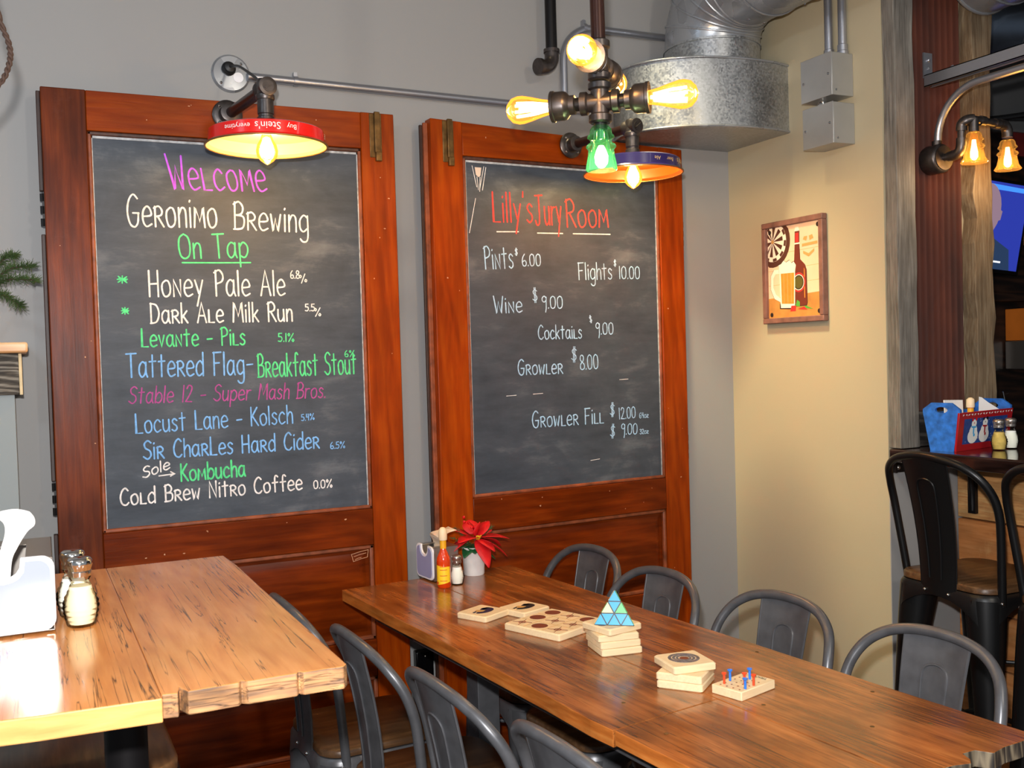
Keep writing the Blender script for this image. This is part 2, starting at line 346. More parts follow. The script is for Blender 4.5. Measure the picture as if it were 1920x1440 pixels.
# ------------------------------------------------------------------ mesh helpers
class MB:
    def __init__(self): self.v = []; self.f = []; self.m = []; self.cur = 0
    def quad(self, idx): self.f.append(idx); self.m.append(self.cur)
    def box(self, x0, x1, y0, y1, z0, z1):
        n = len(self.v)
        self.v += [(x0, y0, z0), (x1, y0, z0), (x1, y1, z0), (x0, y1, z0), (x0, y0, z1), (x1, y0, z1), (x1, y1, z1), (x0, y1, z1)]
        for q in ((0, 3, 2, 1), (4, 5, 6, 7), (0, 1, 5, 4), (1, 2, 6, 5), (2, 3, 7, 6), (3, 0, 4, 7)): self.quad([n+i for i in q])
        return self
    def prism(self, bot, top):
        """two matching rings of 3D points, capped"""
        n = len(self.v); k = len(bot)
        self.v += [tuple(p) for p in bot] + [tuple(p) for p in top]
        for i in range(k): self.quad([n+i, n+(i+1) % k, n+k+(i+1) % k, n+k+i])
        self.quad([n+i for i in reversed(range(k))]); self.quad([n+k+i for i in range(k)])
        return self
    def poly(self, pts):
        n = len(self.v); self.v += [tuple(p) for p in pts]; self.quad([n+i for i in range(len(pts))]); return self
    def rings(self, rings, cap0=True, cap1=True, closed=True):
        n = len(self.v); k = len(rings[0])
        for r_ in rings: self.v += [tuple(p) for p in r_]
        for a in range(len(rings)-1):
            for i in range(k if closed else k-1):
                j = (i+1) % k
                self.quad([n+a*k+i, n+a*k+j, n+(a+1)*k+j, n+(a+1)*k+i])
        if cap0: self.quad([n+i for i in reversed(range(k))])
        if cap1: self.quad([n+(len(rings)-1)*k+i for i in range(k)])
        return self
    def tube(self, pts, r, seg=10, caps=True):
        pts = [Vector(p) for p in pts]; n = len(pts)
        rs = r if isinstance(r, (list, tuple)) else [r]*n
        tang = [(pts[min(i+1, n-1)]-pts[max(i-1, 0)]).normalized() for i in range(n)]
        a = Vector((0, 0, 1)) if abs(tang[0].z) < 0.9 else Vector((1, 0, 0))
        nr = tang[0].cross(a).normalized()
        rg = []
        for i in range(n):
            nr = (nr - tang[i]*nr.dot(tang[i])).normalized(); b = tang[i].cross(nr)
            rg.append([pts[i] + (nr*math.cos(2*PI*k/seg) + b*math.sin(2*PI*k/seg))*rs[i] for k in range(seg)])
        return self.rings(rg, caps, caps)
    def lathe(self, prof, origin=(0, 0, 0), axis=(0, 0, 1), seg=24, cap0=True, cap1=True):
        """prof: (radius, distance along the axis)"""
        ax = Vector(axis).normalized(); o = Vector(origin)
        a = Vector((1, 0, 0)) if abs(ax.x) < 0.9 else Vector((0, 1, 0))
        u = ax.cross(a).normalized(); w = ax.cross(u)
        rg = [[o + ax*d + (u*math.cos(2*PI*k/seg) + w*math.sin(2*PI*k/seg))*max(r_, 1e-5) for k in range(seg)] for r_, d in prof]
        return self.rings(rg, cap0, cap1)
    def ball(self, c, r, seg=10, ax=(0, 0, 1)):
        n = max(4, seg//2+1)
        return self.lathe([(r*math.sin(PI*i/n), -r*math.cos(PI*i/n)) for i in range(n+1)], c, ax, seg, False, False)

def obj(name, mb, mats, parent=None, smooth=35, bevel=0.0, bseg=2, fixn=True):
    me = bpy.data.meshes.new(name)
    me.from_pydata([tuple(p) for p in mb.v], [], mb.f)
    if not isinstance(mats, (list, tuple)): mats = [mats]
    for m in mats: me.materials.append(m)
    me.polygons.foreach_set('material_index', mb.m)
    if fixn:
        bm = bmesh.new(); bm.from_mesh(me)
        bmesh.ops.recalc_face_normals(bm, faces=bm.faces)
        bm.to_mesh(me); bm.free()
    if smooth:
        me.shade_smooth(); me.set_sharp_from_angle(angle=R(smooth))
    me.update()
    o = bpy.data.objects.new(name, me); COL.objects.link(o)
    if parent is not None: o.parent = parent
    if bevel > 0:
        b = o.modifiers.new('bevel', 'BEVEL'); b.width = bevel; b.segments = bseg; b.limit_method = 'ANGLE'; b.angle_limit = R(40)
    return o

def tag(o, label, cat, group=None, kind=None):
    o['label'] = label; o['category'] = cat
    if group: o['group'] = group
    if kind: o['kind'] = kind
    return o
def thing(name, label, cat, loc=(0, 0, 0), rotz=0.0, group=None):
    o = bpy.data.objects.new(name, None); COL.objects.link(o)
    o.empty_display_size = 0.05
    o.location = loc; o.rotation_euler = (0, 0, rotz)
    return tag(o, label, cat, group)
def struct(name, mb, mats, smooth=35, label=None):
    o = obj(name, mb, mats, smooth=smooth); o['kind'] = 'structure'
    if label: o['label'] = label
    return o
def dup(root, label, loc, rotz, group=None):
    r = root.copy(); COL.objects.link(r); r.location = loc; r.rotation_euler = (0, 0, rotz); r['label'] = label
    if group: r['group'] = group
    for ch in list(root.children):
        c = ch.copy(); COL.objects.link(c); c.parent = r
        for g in list(ch.children):
            d = g.copy(); COL.objects.link(d); d.parent = c
    return r

def catmull(pts, n=6):
    pts = [Vector(p) for p in pts]; out = []
    for i in range(len(pts)-1):
        p0, p1, p2, p3 = pts[max(i-1, 0)], pts[i], pts[i+1], pts[min(i+2, len(pts)-1)]
        for k in range(n):
            t = k/n
            out.append(0.5*((2*p1) + (p2-p0)*t + (2*p0-5*p1+4*p2-p3)*t*t + (3*p1-p0-3*p2+p3)*t**3))
    out.append(pts[-1]); return out

def dots(name, pts, r, mat_, parent, seg=8):
    for p in pts: obj(name, MB().ball(p, r, seg), mat_, parent, smooth=80)

def text_faces(s, size):
    """flat mesh of a line of lettering in the XY plane: (verts, faces, width)"""
    cu = bpy.data.curves.new('t', 'FONT'); cu.body = s; cu.size = size; cu.resolution_u = 3
    o = bpy.data.objects.new('t', cu); COL.objects.link(o)
    dg = bpy.context.evaluated_depsgraph_get(); dg.update()
    me = bpy.data.meshes.new_from_object(o.evaluated_get(dg))
    v = [tuple(p.co) for p in me.vertices]; f = [list(p.vertices) for p in me.polygons]
    bpy.data.objects.remove(o, do_unlink=True); bpy.data.curves.remove(cu); bpy.data.meshes.remove(me)
    w = max(p[0] for p in v) if v else 0
    return v, f, w

# ------------------------------------------------------------------ the setting
WY, RX, PY = 3.30, 2.593, 2.49          # back wall, right wall, its end (pillar face)
struct('floor', MB().box(-3, 6.2, -2.0, 4.2, -0.1, 0), M['floor'])
struct('ceiling', MB().box(-3, 6.2, -1.2, 4.2, 3.35, 3.45), M['ceiling'])
struct('wall_back', MB().box(-3, RX, WY, WY+0.12, 0, 3.35), M['wall'])
_w = MB().box(RX, 3.043, PY, WY+0.12, 0, 3.35)
struct('wall_right', _w, M['tan'])
struct('wall_bar', MB().box(3.043, 6.2, WY+0.02, WY+0.12, 0, 3.35), M['darkwood'])
struct('wall_far', MB().box(6.1, 6.2, -1.5, WY+0.02, 0, 3.35), M['darkwood'])
struct('trim_1', MB().box(3.35, 6.1, WY-0.02, WY+0.02, 2.46, 2.95), M['greypanel'], label='grey painted panel high on the bar wall')
# the grey end of the wall under the counter
struct('trim_2', MB().box(RX, 3.043, PY-0.004, PY, 0, 1.075), M['wall'], label='grey painted wall end under the bar counter')

# ------------------------------------------------------------------ handwriting (single-stroke letters, cap height 100)
GL = {
'A': (56, "0,0 28,100 56,0;10,35 46,35"), 'B': (52, "6,0 6,100;~0,92 26,102 46,82 38,58 8,52;~8,52 46,48 52,24 40,4 0,0"), 'C': (56, "~54,86 36,101 14,82 4,45 14,10 38,0 56,14"),
'D': (58, "6,0 6,100;~4,98 40,90 56,50 40,8 2,0"), 'E': (44, "44,100 5,98 5,0 44,0;5,52 38,52"), 'F': (50, "5,0 5,100;0,98 50,100;5,52 38,54"), 'G': (60, "~54,88 34,101 12,82 3,45 14,8 36,-2 52,12 56,40;58,42 30,42"),
'H': (54, "4,0 4,100;50,0 50,100;4,48 50,50"), 'J': (70, "~40,100 40,20 32,2 14,0 4,14;8,98 72,100"), 'K': (52, "5,0 5,100;48,98 6,44;~14,52 32,28 54,0"), 'L': (46, "5,100 5,0 46,0"),
'M': (68, "2,0 10,100 36,30 60,100 68,0"), 'N': (54, "4,0 4,100 50,0 50,100"), 'O': (60, "~30,100 8,85 2,50 10,12 32,0 54,14 60,50 52,86 30,100"), 'P': (50, "8,0 8,100;~0,92 28,102 48,82 42,58 10,48"),
'R': (54, "6,0 6,100;~0,92 28,102 48,82 42,58 8,50;22,50 56,0"), 'S': (50, "~50,88 30,100 8,84 14,60 42,44 48,18 26,0 0,14"), 'T': (60, "30,0 28,100;0,98 60,100"), 'W': (68, "0,104 18,0 34,70 52,0 68,100"),
'a': (50, "~44,54 24,64 5,46 4,16 20,0 38,14 44,40;~44,62 44,20 52,0"), 'b': (48, "4,100 4,0;~4,34 24,62 46,48 48,20 30,0 4,8"), 'c': (44, "~42,52 26,64 6,46 4,18 20,0 44,10"),
'd': (48, "46,100 46,0;~46,46 28,64 6,46 4,16 20,0 46,14"), 'e': (46, "~4,32 44,36 40,56 24,64 6,48 4,18 20,0 46,8"), 'f': (44, "~44,94 32,103 22,86 22,0;4,58 42,60"), 'g': (46, "~44,54 24,64 4,44 6,14 22,2 42,14;~44,62 46,-10 38,-34 18,-36 6,-26"),
'h': (42, "4,100 4,0;~4,36 22,62 40,52 42,0"), 'i': (10, "6,62 6,0;5,82 7,86"), 'k': (42, "4,100 4,0;38,60 6,26;14,34 42,0"), 'l': (10, "5,100 5,0"), 'm': (56, "4,62 4,0;~4,40 16,62 28,50 28,0;~28,42 42,62 54,50 54,0"),
'n': (42, "4,62 4,0;~4,38 20,62 38,52 40,0"), 'o': (48, "~24,62 6,50 3,28 12,4 28,0 44,12 47,36 38,58 24,62"), 'p': (48, "4,60 4,-38;~4,44 24,64 46,48 46,20 28,0 4,10"), 'r': (34, "4,62 4,0;~4,36 16,58 34,60"),
's': (38, "~36,54 20,64 6,52 14,38 32,26 34,10 18,0 2,8"), 't': (42, "20,92 20,0;2,64 40,66"), 'u': (46, "~4,62 4,20 16,0 34,8 42,24;42,62 44,0"), 'v': (40, "2,62 20,0 38,62"), 'w': (54, "2,62 14,0 26,46 38,0 52,62"),
'y': (46, "2,62 22,10;44,62 10,-38"), 'z': (40, "2,62 38,62 2,0 40,0"),
'0': (50, "~24,100 6,84 2,50 8,10 24,0 42,12 48,50 42,88 24,100"), '1': (14, "8,100 8,0"), '2': (46, "~4,80 16,100 38,92 38,66 20,30 2,2;2,2 46,0"), '3': (42, "~4,90 24,100 40,82 20,56;~20,56 44,40 36,6 18,0 2,12"),
'4': (42, "6,100 4,50 40,50;34,100 34,0"), '5': (44, "40,100 8,98 6,58;~6,58 34,56 42,28 28,2 2,6"), '6': (46, "~30,100 10,70 4,30 14,2 36,2 44,26 30,46 8,34"), '8': (46, "~24,52 6,70 10,94 26,100 40,86 36,64 24,52 6,34 6,8 24,0 44,10 44,34 24,52"),
'9': (44, "~42,84 24,100 6,84 8,60 26,52 42,70;42,92 40,0 34,-30"), '%': (68, "~12,100 2,84 12,68 22,84 12,100;60,100 10,0;~56,32 46,16 56,0 66,16 56,32"), '$': (52, "~46,84 26,96 8,80 16,58 40,42 44,18 24,4 2,16;20,114 20,-14;32,114 32,-14"),
'-': (36, "2,36 36,38"), '.': (5, "2,0 4,5"), "'": (8, "4,104 2,86"), ' ': (36, ""), '*': (60, "0,50 60,52;30,90 28,8;6,84 56,14;56,80 4,18;10,60 52,38")}

def strokes(s):
    """list of strokes in letter units, and the total width; _X is a capital drawn at small-letter height"""
    x = 0; out = []; small = False
    for ch in s:
        if ch == '_': small = True; continue
        w, d = GL[ch]
        kx, ky = (0.82, 0.64) if small else (1, 1)
        for st in d.split(';'):
            if not st: continue
            sm = st[0] == '~'
            p = [tuple(float(c) for c in q.split(',')) for q in st.lstrip('~').split()]
            if sm: p = [(v.x, v.y) for v in catmull([(a, b, 0) for a, b in p], 4)]
            out.append([((x + a*kx), b*ky) for a, b in p])
        x += w*kx + 14; small = False
    return out, x - 14

def ribbon(mb, pts, w, y):
    """flat chalk stroke on the XZ plane at depth y, with rounded ends; each stroke lies a hair above the last"""
    P = [Vector((p[0], p[1])) for p in pts]
    P = [p for i, p in enumerate(P) if i == 0 or (p-P[i-1]).length > 1e-5]
    if len(P) < 2: return
    n = len(P); L = []; Rr = []
    y -= 0.00012*(len(mb.f) % 23)/23
    for i in range(n):
        d = (P[min(i+1, n-1)] - P[max(i-1, 0)]).normalized(); nn = Vector((-d.y, d.x))
        ww = w*(0.9+0.25*random.random())*0.5
        if 0 < i < n-1:
            c = (P[i]-P[i-1]).normalized().dot((P[i+1]-P[i]).normalized())
            ww *= 1/max(0.6, math.sqrt(max(0, (1+c)/2)))
        L.append(P[i]+nn*ww); Rr.append(P[i]-nn*ww)
    b = len(mb.v); yy = [y - 0.00025*i/n for i in range(n)]
    for i in range(n): mb.v += [(L[i].x, yy[i], L[i].y), (Rr[i].x, yy[i], Rr[i].y)]
    for i in range(n-1): mb.quad([b+2*i, b+2*i+1, b+2*i+3, b+2*i+2])
    for e, q in ((0, 1), (n-1, n-2)):
        d = (P[e]-P[q]).normalized(); nn = Vector((-d.y, d.x)); k = len(mb.v); m_ = 6; y_ = yy[e] - (0.0 if e else -0.00004)
        mb.v += [(p.x, y_, p.y) for p in [P[e] + nn*w*0.5*math.cos(PI*t/m_) + d*w*0.5*math.sin(PI*t/m_) for t in range(m_+1)]]
        mb.quad([k+t for t in range(m_+1)])

def write(s, a, color, board, y, w=0.0052, slant=0.0):
    w *= 0.86
    x0, z0, x1, z1, h = a
    st, tw = strokes(s); L = math.hypot(x1-x0, z1-z0); k = L/tw
    ux, uz = (x1-x0)/L, (z1-z0)/L; mb = MB()
    for p in st:
        ribbon(mb, [(x0 + ux*(q[0]*k + slant*q[1]/100*h) - uz*q[1]/100*h, z0 + uz*q[0]*k + ux*q[1]/100*h) for q in p], w, y)
    return obj('chalk_lettering', mb, CH[color] if isinstance(color, str) else color, board, smooth=0, fixn=False)

def line(pts, color, board, y, w=0.005, name='chalk_line'):
    mb = MB(); 
    for p in pts: ribbon(mb, p, w, y)
    return obj(name, mb, CH[color], board, smooth=0, fixn=False)

# ------------------------------------------------------------------ the two old panel doors used as chalkboards
DW, TOP = 1.062, 2.28
def make_door(name, label, loc, rz, W, mirror, zr, v_left, v_right):
    t = thing(name, label, 'door', loc, rz)
    T = 0.044; s = 0.12; x1 = W - s*0.95
    zb0, zb1 = 0.982, 2.163
    def zt(x): return TOP + (zr-TOP)*x/W
    def upright(xa, xb, mat_):
        mb = MB(); mb.prism([(xa, 0, 0.012), (xb, 0, 0.012), (xb, T, 0.012), (xa, T, 0.012)], [(xa, 0, zt(xa)), (xb, 0, zt(xb)), (xb, T, zt(xb)), (xa, T, zt(xa))])
        return obj('stile', mb, mat_, t, bevel=0.003)
    upright(0, s, v_left); upright(x1, W, v_right)
    mb = MB(); mb.prism([(s, 0.001, zb1), (x1, 0.001, zb1), (x1, T, zb1), (s, T, zb1)], [(s, 0.001, zt(s)-.001), (x1, 0.001, zt(x1)-.001), (x1, T, zt(x1)-.001), (s, T, zt(s)-.001)])
    obj('top_rail', mb, M['door_h'], t, bevel=0.002)
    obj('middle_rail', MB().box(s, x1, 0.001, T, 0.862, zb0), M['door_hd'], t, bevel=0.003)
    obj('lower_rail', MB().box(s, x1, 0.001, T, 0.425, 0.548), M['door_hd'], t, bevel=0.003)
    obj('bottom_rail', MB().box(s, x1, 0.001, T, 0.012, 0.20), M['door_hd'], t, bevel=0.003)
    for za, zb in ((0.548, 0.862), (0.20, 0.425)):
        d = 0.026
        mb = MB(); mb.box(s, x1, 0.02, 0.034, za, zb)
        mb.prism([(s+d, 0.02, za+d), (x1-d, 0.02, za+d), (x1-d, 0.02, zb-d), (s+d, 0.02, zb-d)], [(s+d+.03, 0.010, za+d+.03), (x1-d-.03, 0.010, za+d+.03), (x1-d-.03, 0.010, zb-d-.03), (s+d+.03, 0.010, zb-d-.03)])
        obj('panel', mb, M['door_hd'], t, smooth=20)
        mb = MB(); e = 0.014
        for (xa, xb, z0, z1) in ((s, x1, za, za+e), (s, x1, zb-e, zb), (s, s+e, za, zb), (x1-e, x1, za, zb)):
            mb.box(xa, xb, 0.006, 0.021, z0, z1)
        obj('panel_moulding', mb, M['mould'], t, bevel=0.004)
    # moulding round the slate, then a chalky bead of old putty
    mb = MB(); e = 0.012
    for (xa, xb, z0, z1) in ((s, x1, zb0, zb0+e), (s, s+e, zb0, zb1), (x1-e, x1, zb0, zb1)): mb.box(xa, xb, 0.004, 0.02, z0, z1)
    obj('board_moulding', mb, M['mould'], t, bevel=0.004)
    obj('board_moulding', MB().box(s, x1, 0.004, 0.02, zb1-e*1.1, zb1), M['mould_d'], t, bevel=0.004)
    mb = MB(); q = 0.004
    for (xa, xb, z0, z1) in ((s+e, x1-e, zb1-e*1.1-q*1.7, zb1-e*1.1), (s+e, s+e+q*.6, zb0+e, zb1-e), (x1-e-q*.8, x1-e, zb0+e, zb1-e)): mb.box(xa, xb, 0.009, 0.016, z0, z1)
    obj('putty_bead', mb, M['chalkline'], t)
    board = obj('blackboard', MB().box(s+.004, x1-.004, 0.012, 0.030, zb0+.004, zb1-.004), M['board'], t)
    # thin dark strip along the left edge
    mb = MB()
    for z0, z1 in ((0.012, 0.99), (1.145, 1.86), (1.985, 2.272)): mb.box(-0.011, 0.0, 0.022, T, z0, z1)
    if mirror:
        obj('edge_strip', MB().box(-0.016, 0.0, 0.022, 0.034, 0.012, 2.268), M['mould'], t, bevel=0.002)
        obj('edge_strip', MB().box(-0.024, -0.002, 0.034, 0.045, 0.012, 2.262), M['door_edge'], t, bevel=0.002)
    else:
        obj('edge_strip', mb, M['door_edge'], t, bevel=0.002)
    # hinges
    hz = ((1.045, 1.145), (1.88, 1.98)); hx = W + 0.006 if mirror else -0.006
    for z0, z1 in hz:
        mb = MB()
        for k in range(3):
            za = z0 + (z1-z0)*(k*0.36+0.02)
            mb.lathe([(0.0055, 0), (0.0055, (z1-z0)*0.22)], (hx, 0.016, za), (0, 0, 1), 10)
        mb.box(min(hx, hx+(-.006 if mirror else .006)), max(hx, hx+(-.006 if mirror else .006)), 0.016, 0.018, z0, z1)
        obj('hinge', mb, M['brass'] if mirror else M['ironblack'], t)
    # flush bolt let into the top corner
    bx = 0.065 if mirror else W-0.064
    mb = MB(); mb.box(bx-.021, bx+.021, -0.002, 0.004, 2.135, zt(bx)-0.002); mb.box(bx-.006, bx+.013, -0.012, -0.002, 2.15, zt(bx)+.002); mb.box(bx-.004, bx+.016, -0.015, -0.002, 2.122, 2.152)
    obj('flush_bolt', mb, M['brass'], t, bevel=0.002)
    # scraped and chipped spots
    mb = MB(); rr = random.Random(len(label))
    for k in range(26):
        x = rr.choice([rr.uniform(.01, .11), rr.uniform(W-.11, W-.01), rr.uniform(.13, W-.13)])
        z = rr.uniform(.25, 2.2) if not (.13 < x < W-.13) else rr.choice([rr.uniform(.87, .97), rr.uniform(2.19, 2.26), rr.uniform(.43, .54)])
        a = rr.uniform(.001, .004); b = rr.uniform(.001, .0035)
        mb.poly([(x+a*math.cos(q_)*rr.uniform(.6, 1.2), -0.0006, z+b*math.sin(q_)*rr.uniform(.6, 1.2)) for q_ in [i*PI/4 for i in range(8)]])
    obj('chipped_spot', mb, M['scratch'], t, smooth=0, fixn=False)
    return t, board

d1, b1 = make_door('panel_door', 'stained panel door whose slate lists the beers on tap', (0.08, 3.2, 0), 0, DW, False, 2.281, M['door_v'], M['door_v2'])
d1['category'] = 'chalkboard'
A2 = math.atan2(0.07, 1.076)
d2, b2 = make_door('panel_door', 'stained panel door whose slate lists drink prices, nearer the corner', (1.272, 3.2, 0), A2, 1.076, True, 2.253, M['door_v2'], M['door_v2'])
d2['category'] = 'chalkboard'
Y = 0.0112
W1 = [("We_Lco_Me", (0.350, 2.004, 0.639, 2.010, 0.101), 'violet', .0062, -0.12), ("Ge_Roni_Mo", (0.222, 1.889, 0.481, 1.892, 0.094), 'white', .006, 0), ("B_Rewing", (0.532, 1.889, 0.765, 1.885, 0.084), 'white', .006, 0),
      ("On Tap", (0.366, 1.795, 0.573, 1.802, 0.074), 'green', .0056, 0), ("Ho_Ney Pale Ale", (0.275, 1.680, 0.684, 1.684, 0.078), 'white', .0058, 0), ("6.8", (0.703, 1.738, 0.732, 1.738, 0.024), 'white', .0036, 0), ("%", (0.735, 1.722, 0.757, 1.728, 0.026), 'white', .0036, 0.1),
      ("Da_Rk A_Le Milk Run", (0.276, 1.600, 0.705, 1.602, 0.060), 'white', .0058, 0), ("5.5", (0.747, 1.634, 0.778, 1.634, 0.022), 'white', .0038, 0), ("%", (0.777, 1.616, 0.798, 1.618, 0.026), 'white', .0036, 0.1),
      ("Leva_Nte - Pi_Ls", (0.248, 1.530, 0.554, 1.530, 0.054), 'green', .0056, 0), ("5.1%", (0.657, 1.538, 0.708, 1.537, 0.026), 'green', .0038, 0),
      ("Tatte_Red Flag", (0.203, 1.440, 0.547, 1.437, 0.071), 'blue', .0056, 0), ("- ", (0.556, 1.442, 0.600, 1.442, 0.07), 'blue', .0056, 0), ("B_Reakfast Stout", (0.590, 1.427, 0.909, 1.428, 0.072), 'green', .0056, 0), ("6%", (0.872, 1.484, 0.906, 1.484, 0.020), 'green', .0036, 0),
      ("Stable 12 - Super Mash Bros.", (0.206, 1.362, 0.802, 1.354, 0.050), 'pink', .0044, 0.1), ("Locust Lane - Kolsch", (0.222, 1.272, 0.694, 1.277, 0.058), 'blue', .0052, 0), ("5.4%", (0.723, 1.283, 0.765, 1.285, 0.020), 'blue', .0034, 0),
      ("Si_R Cha_RLes Ha_Rd Cide_R", (0.242, 1.193, 0.777, 1.192, 0.055), 'blue', .0056, 0), ("6.5%", (0.814, 1.187, 0.863, 1.187, 0.021), 'blue', .0034, 0), ("Sole", (0.238, 1.136, 0.315, 1.160, 0.034), 'white', .0048, 0.3),
      ("Ko_Mbucha", (0.346, 1.119, 0.539, 1.120, 0.052), 'green', .0062, 0), ("Co_Ld B_Rew Nit_Ro Coffee", (0.171, 1.060, 0.717, 1.063, 0.050), 'white', .0056, 0), ("0.0%", (0.755, 1.062, 0.816, 1.062, 0.026), 'white', .0042, 0),
      ("*", (0.188, 1.718, 0.216, 1.718, 0.026), 'green', .0042, 0), ("*", (0.196, 1.626, 0.216, 1.626, 0.024), 'green', .0042, 0)]
for s, a, c, w, sl in W1: write(s, a, c, b1, Y, w, sl)
line([[(0.375, 1.783), (0.48, 1.784), (0.579, 1.786)]], 'green', b1, Y, .005)
line([[(0.284, 1.140), (0.328, 1.143)], [(0.318, 1.150), (0.329, 1.143), (0.317, 1.137)]], 'white', b1, Y, .004, 'chalk_arrow')
W2 = [("Lilly's", (0.236, 1.942, 0.399, 1.946, 0.104), 'red', .0062, 0), ("Jury", (0.409, 1.938, 0.522, 1.942, 0.106), 'red', .0062, 0), ("Room".replace('m', '_M'), (0.541, 1.935, 0.727, 1.942, 0.100), 'red', .0062, 0),
      ("Pi_Nts", (0.198, 1.776, 0.314, 1.782, 0.078), 'pale', .005, 0), ("$", (0.320, 1.829, 0.333, 1.829, 0.021), 'pale', .003, 0), ("6.00", (0.349, 1.790, 0.427, 1.792, 0.042), 'pale', .0044, 0),
      ("Flights", (0.588, 1.744, 0.738, 1.748, 0.062), 'pale', .0048, 0), ("$", (0.747, 1.798, 0.759, 1.798, 0.020), 'pale', .003, 0), ("10.00", (0.770, 1.750, 0.867, 1.751, 0.046), 'pale', .0044, 0),
      ("Wi_Ne", (0.231, 1.622, 0.344, 1.626, 0.058), 'pale', .0048, 0), ("$", (0.389, 1.665, 0.411, 1.666, 0.042), 'pale', .0036, 0), ("9.00", (0.426, 1.639, 0.515, 1.639, 0.044), 'pale', .0044, 0),
      ("Cocktai_Ls", (0.407, 1.528, 0.595, 1.529, 0.050), 'pale', .0048, 0), ("$", (0.632, 1.587, 0.644, 1.589, 0.022), 'pale', .003, 0), ("9.00", (0.657, 1.542, 0.737, 1.542, 0.043), 'pale', .0042, 0),
      ("G_Row_Le_R", (0.319, 1.403, 0.507, 1.402, 0.054), 'pale', .005, 0), ("$", (0.546, 1.448, 0.571, 1.447, 0.045), 'pale', .0036, 0), ("8.00", (0.584, 1.413, 0.665, 1.415, 0.053), 'pale', .0044, 0),
      ("G_Row_Le_R Fi_L_L", (0.372, 1.212, 0.682, 1.211, 0.058), 'pale', .005, 0), ("$", (0.712, 1.238, 0.734, 1.237, 0.042), 'pale', .0036, 0), ("12.00", (0.753, 1.221, 0.830, 1.223, 0.042), 'pale', .0042, 0), ("64oz", (0.848, 1.220, 0.891, 1.220, 0.020), 'pale', .003, 0),
      ("$", (0.710, 1.158, 0.732, 1.156, 0.042), 'pale', .0036, 0), ("9.00", (0.761, 1.163, 0.836, 1.160, 0.040), 'pale', .0042, 0), ("32oz", (0.848, 1.159, 0.889, 1.159, 0.018), 'pale', .003, 0)]
for s, a, c, w, sl in W2: write(s, a, c, b2, Y, w, sl)
line([[(0.251, 1.908), (0.338, 1.911)], [(0.417, 1.909), (0.524, 1.911)], [(0.570, 1.912), (0.734, 1.915)]], 'white', b2, Y, .004)
line([[(0.27, 1.33), (0.31, 1.331)], [(0.38, 1.332), (0.42, 1.333)], [(0.76, 1.37), (0.80, 1.371)], [(0.62, 1.075), (0.66, 1.078)]], 'white', b2, Y, .002)
# grey tape residue on the lower panel of the beer list door
mb = MB()
for a, b in (((.872, .836), (.930, .846)), ((.930, .846), (.926, .822)), ((.926, .822), (.878, .812)), ((.878, .812), (.872, .836)), ((.880, .828), (.922, .836)), ((.884, .818), (.905, .823))): ribbon(mb, [a, ((a[0]+b[0])/2, (a[1]+b[1])/2+.001), b], .0016, .0095)
obj('tape_residue', mb, M['scratch'], d1, smooth=0, fixn=False)
# small peeling sticker and scratches in the top corner of the price board
mb = MB().poly([(0.170, Y, 2.128), (0.196, Y, 2.128), (0.192, Y, 2.100), (0.184, Y, 2.094), (0.174, Y, 2.102)])
obj('sticker', mb, M['sticker'], b2, smooth=0)
line([[(0.160, 2.132), (0.176, 2.06)], [(0.206, 2.132), (0.188, 2.056)], [(0.214, 2.13), (0.198, 2.05)], [(0.178, 2.095), (0.182, 2.05)], [(0.19, 2.095), (0.187, 2.045)], [(0.170, 2.02), (0.142, 1.90)]], 'white', b2, Y, .0022, 'chalk_scratch')

# ------------------------------------------------------------------ tables
def plank_slab(mb, x0, x1, y0, y1, z0, z1, jag=0.0, seed=1, ny=2, ends=1):
    mb.box(x0, x1, y0, y1, z0, z1)

# tall oak bar table on the left (bar height)
BT = 1.07
t1 = thing('bar_table', 'tall honey oak slab table with black post, at the lower left', 'table', (-0.20, 1.73, 0))
ox, oy = -0.20, 1.73
def T1(x, y, z): return (x-ox, y-oy, z)
def top_outline(rnd, xs, y0, y1, n, jag):
    return [(x, y0 + (rnd.uniform(-jag, jag) if 0 < i < n else 0)) for i, x in enumerate(xs)]
rnd = random.Random(4)
mb = MB(); th = 0.030
# right board with two weathered splits in its near end
ne = [(0.1395, 1.293), (0.150, 1.291), (0.158, 1.288), (0.163, 1.312), (0.170, 1.290), (0.20, 1.290), (0.232, 1.291), (0.236, 1.298), (0.243, 1.291), (0.28, 1.291), (0.305, 1.290), (0.309, 1.297), (0.314, 1.290), (0.345, 1.290), (0.366, 1.287), (0.373, 1.297)]
ring = ne + [(0.3735, 1.55), (0.372, 1.82), (0.373, 2.05), (0.368, 2.172), (0.1395, 2.172)]
mb.prism([T1(x, y, BT-th) for x, y in ring], [T1(x, y, BT) for x, y in ring])
# left boards, slightly proud of the first
ring = [(-0.80, 1.300), (-0.45, 1.292), (-0.2, 1.300), (-0.05, 1.296), (0.0, 1.289), (0.139, 1.279), (0.139, 2.172), (-0.80, 2.172)]
mb.prism([T1(x, y, BT-th) for x, y in ring], [T1(x, y, BT) for x, y in ring])
for i, f in enumerate(mb.f):
    c = [sum(mb.v[k][a] for k in f)/len(f) for a in range(3)]
    if abs(mb.v[f[0]][2]-mb.v[f[2]][2]) > 1e-4 and c[1] < 1.32-oy:
        mb.m[i] = 2 if c[0] > 0.139-ox else 1
top = obj('tabletop', mb, [M['oak'], M['oakend'], M['oakweather']], t1, smooth=0, bevel=0.0018)
px, py = 0.10-ox, 1.73-oy
obj('post', MB().lathe([(0.031, 0.02), (0.031, BT-th)], (0.122-ox, 1.62-oy, 0), seg=28), M['ironblack'], t1)
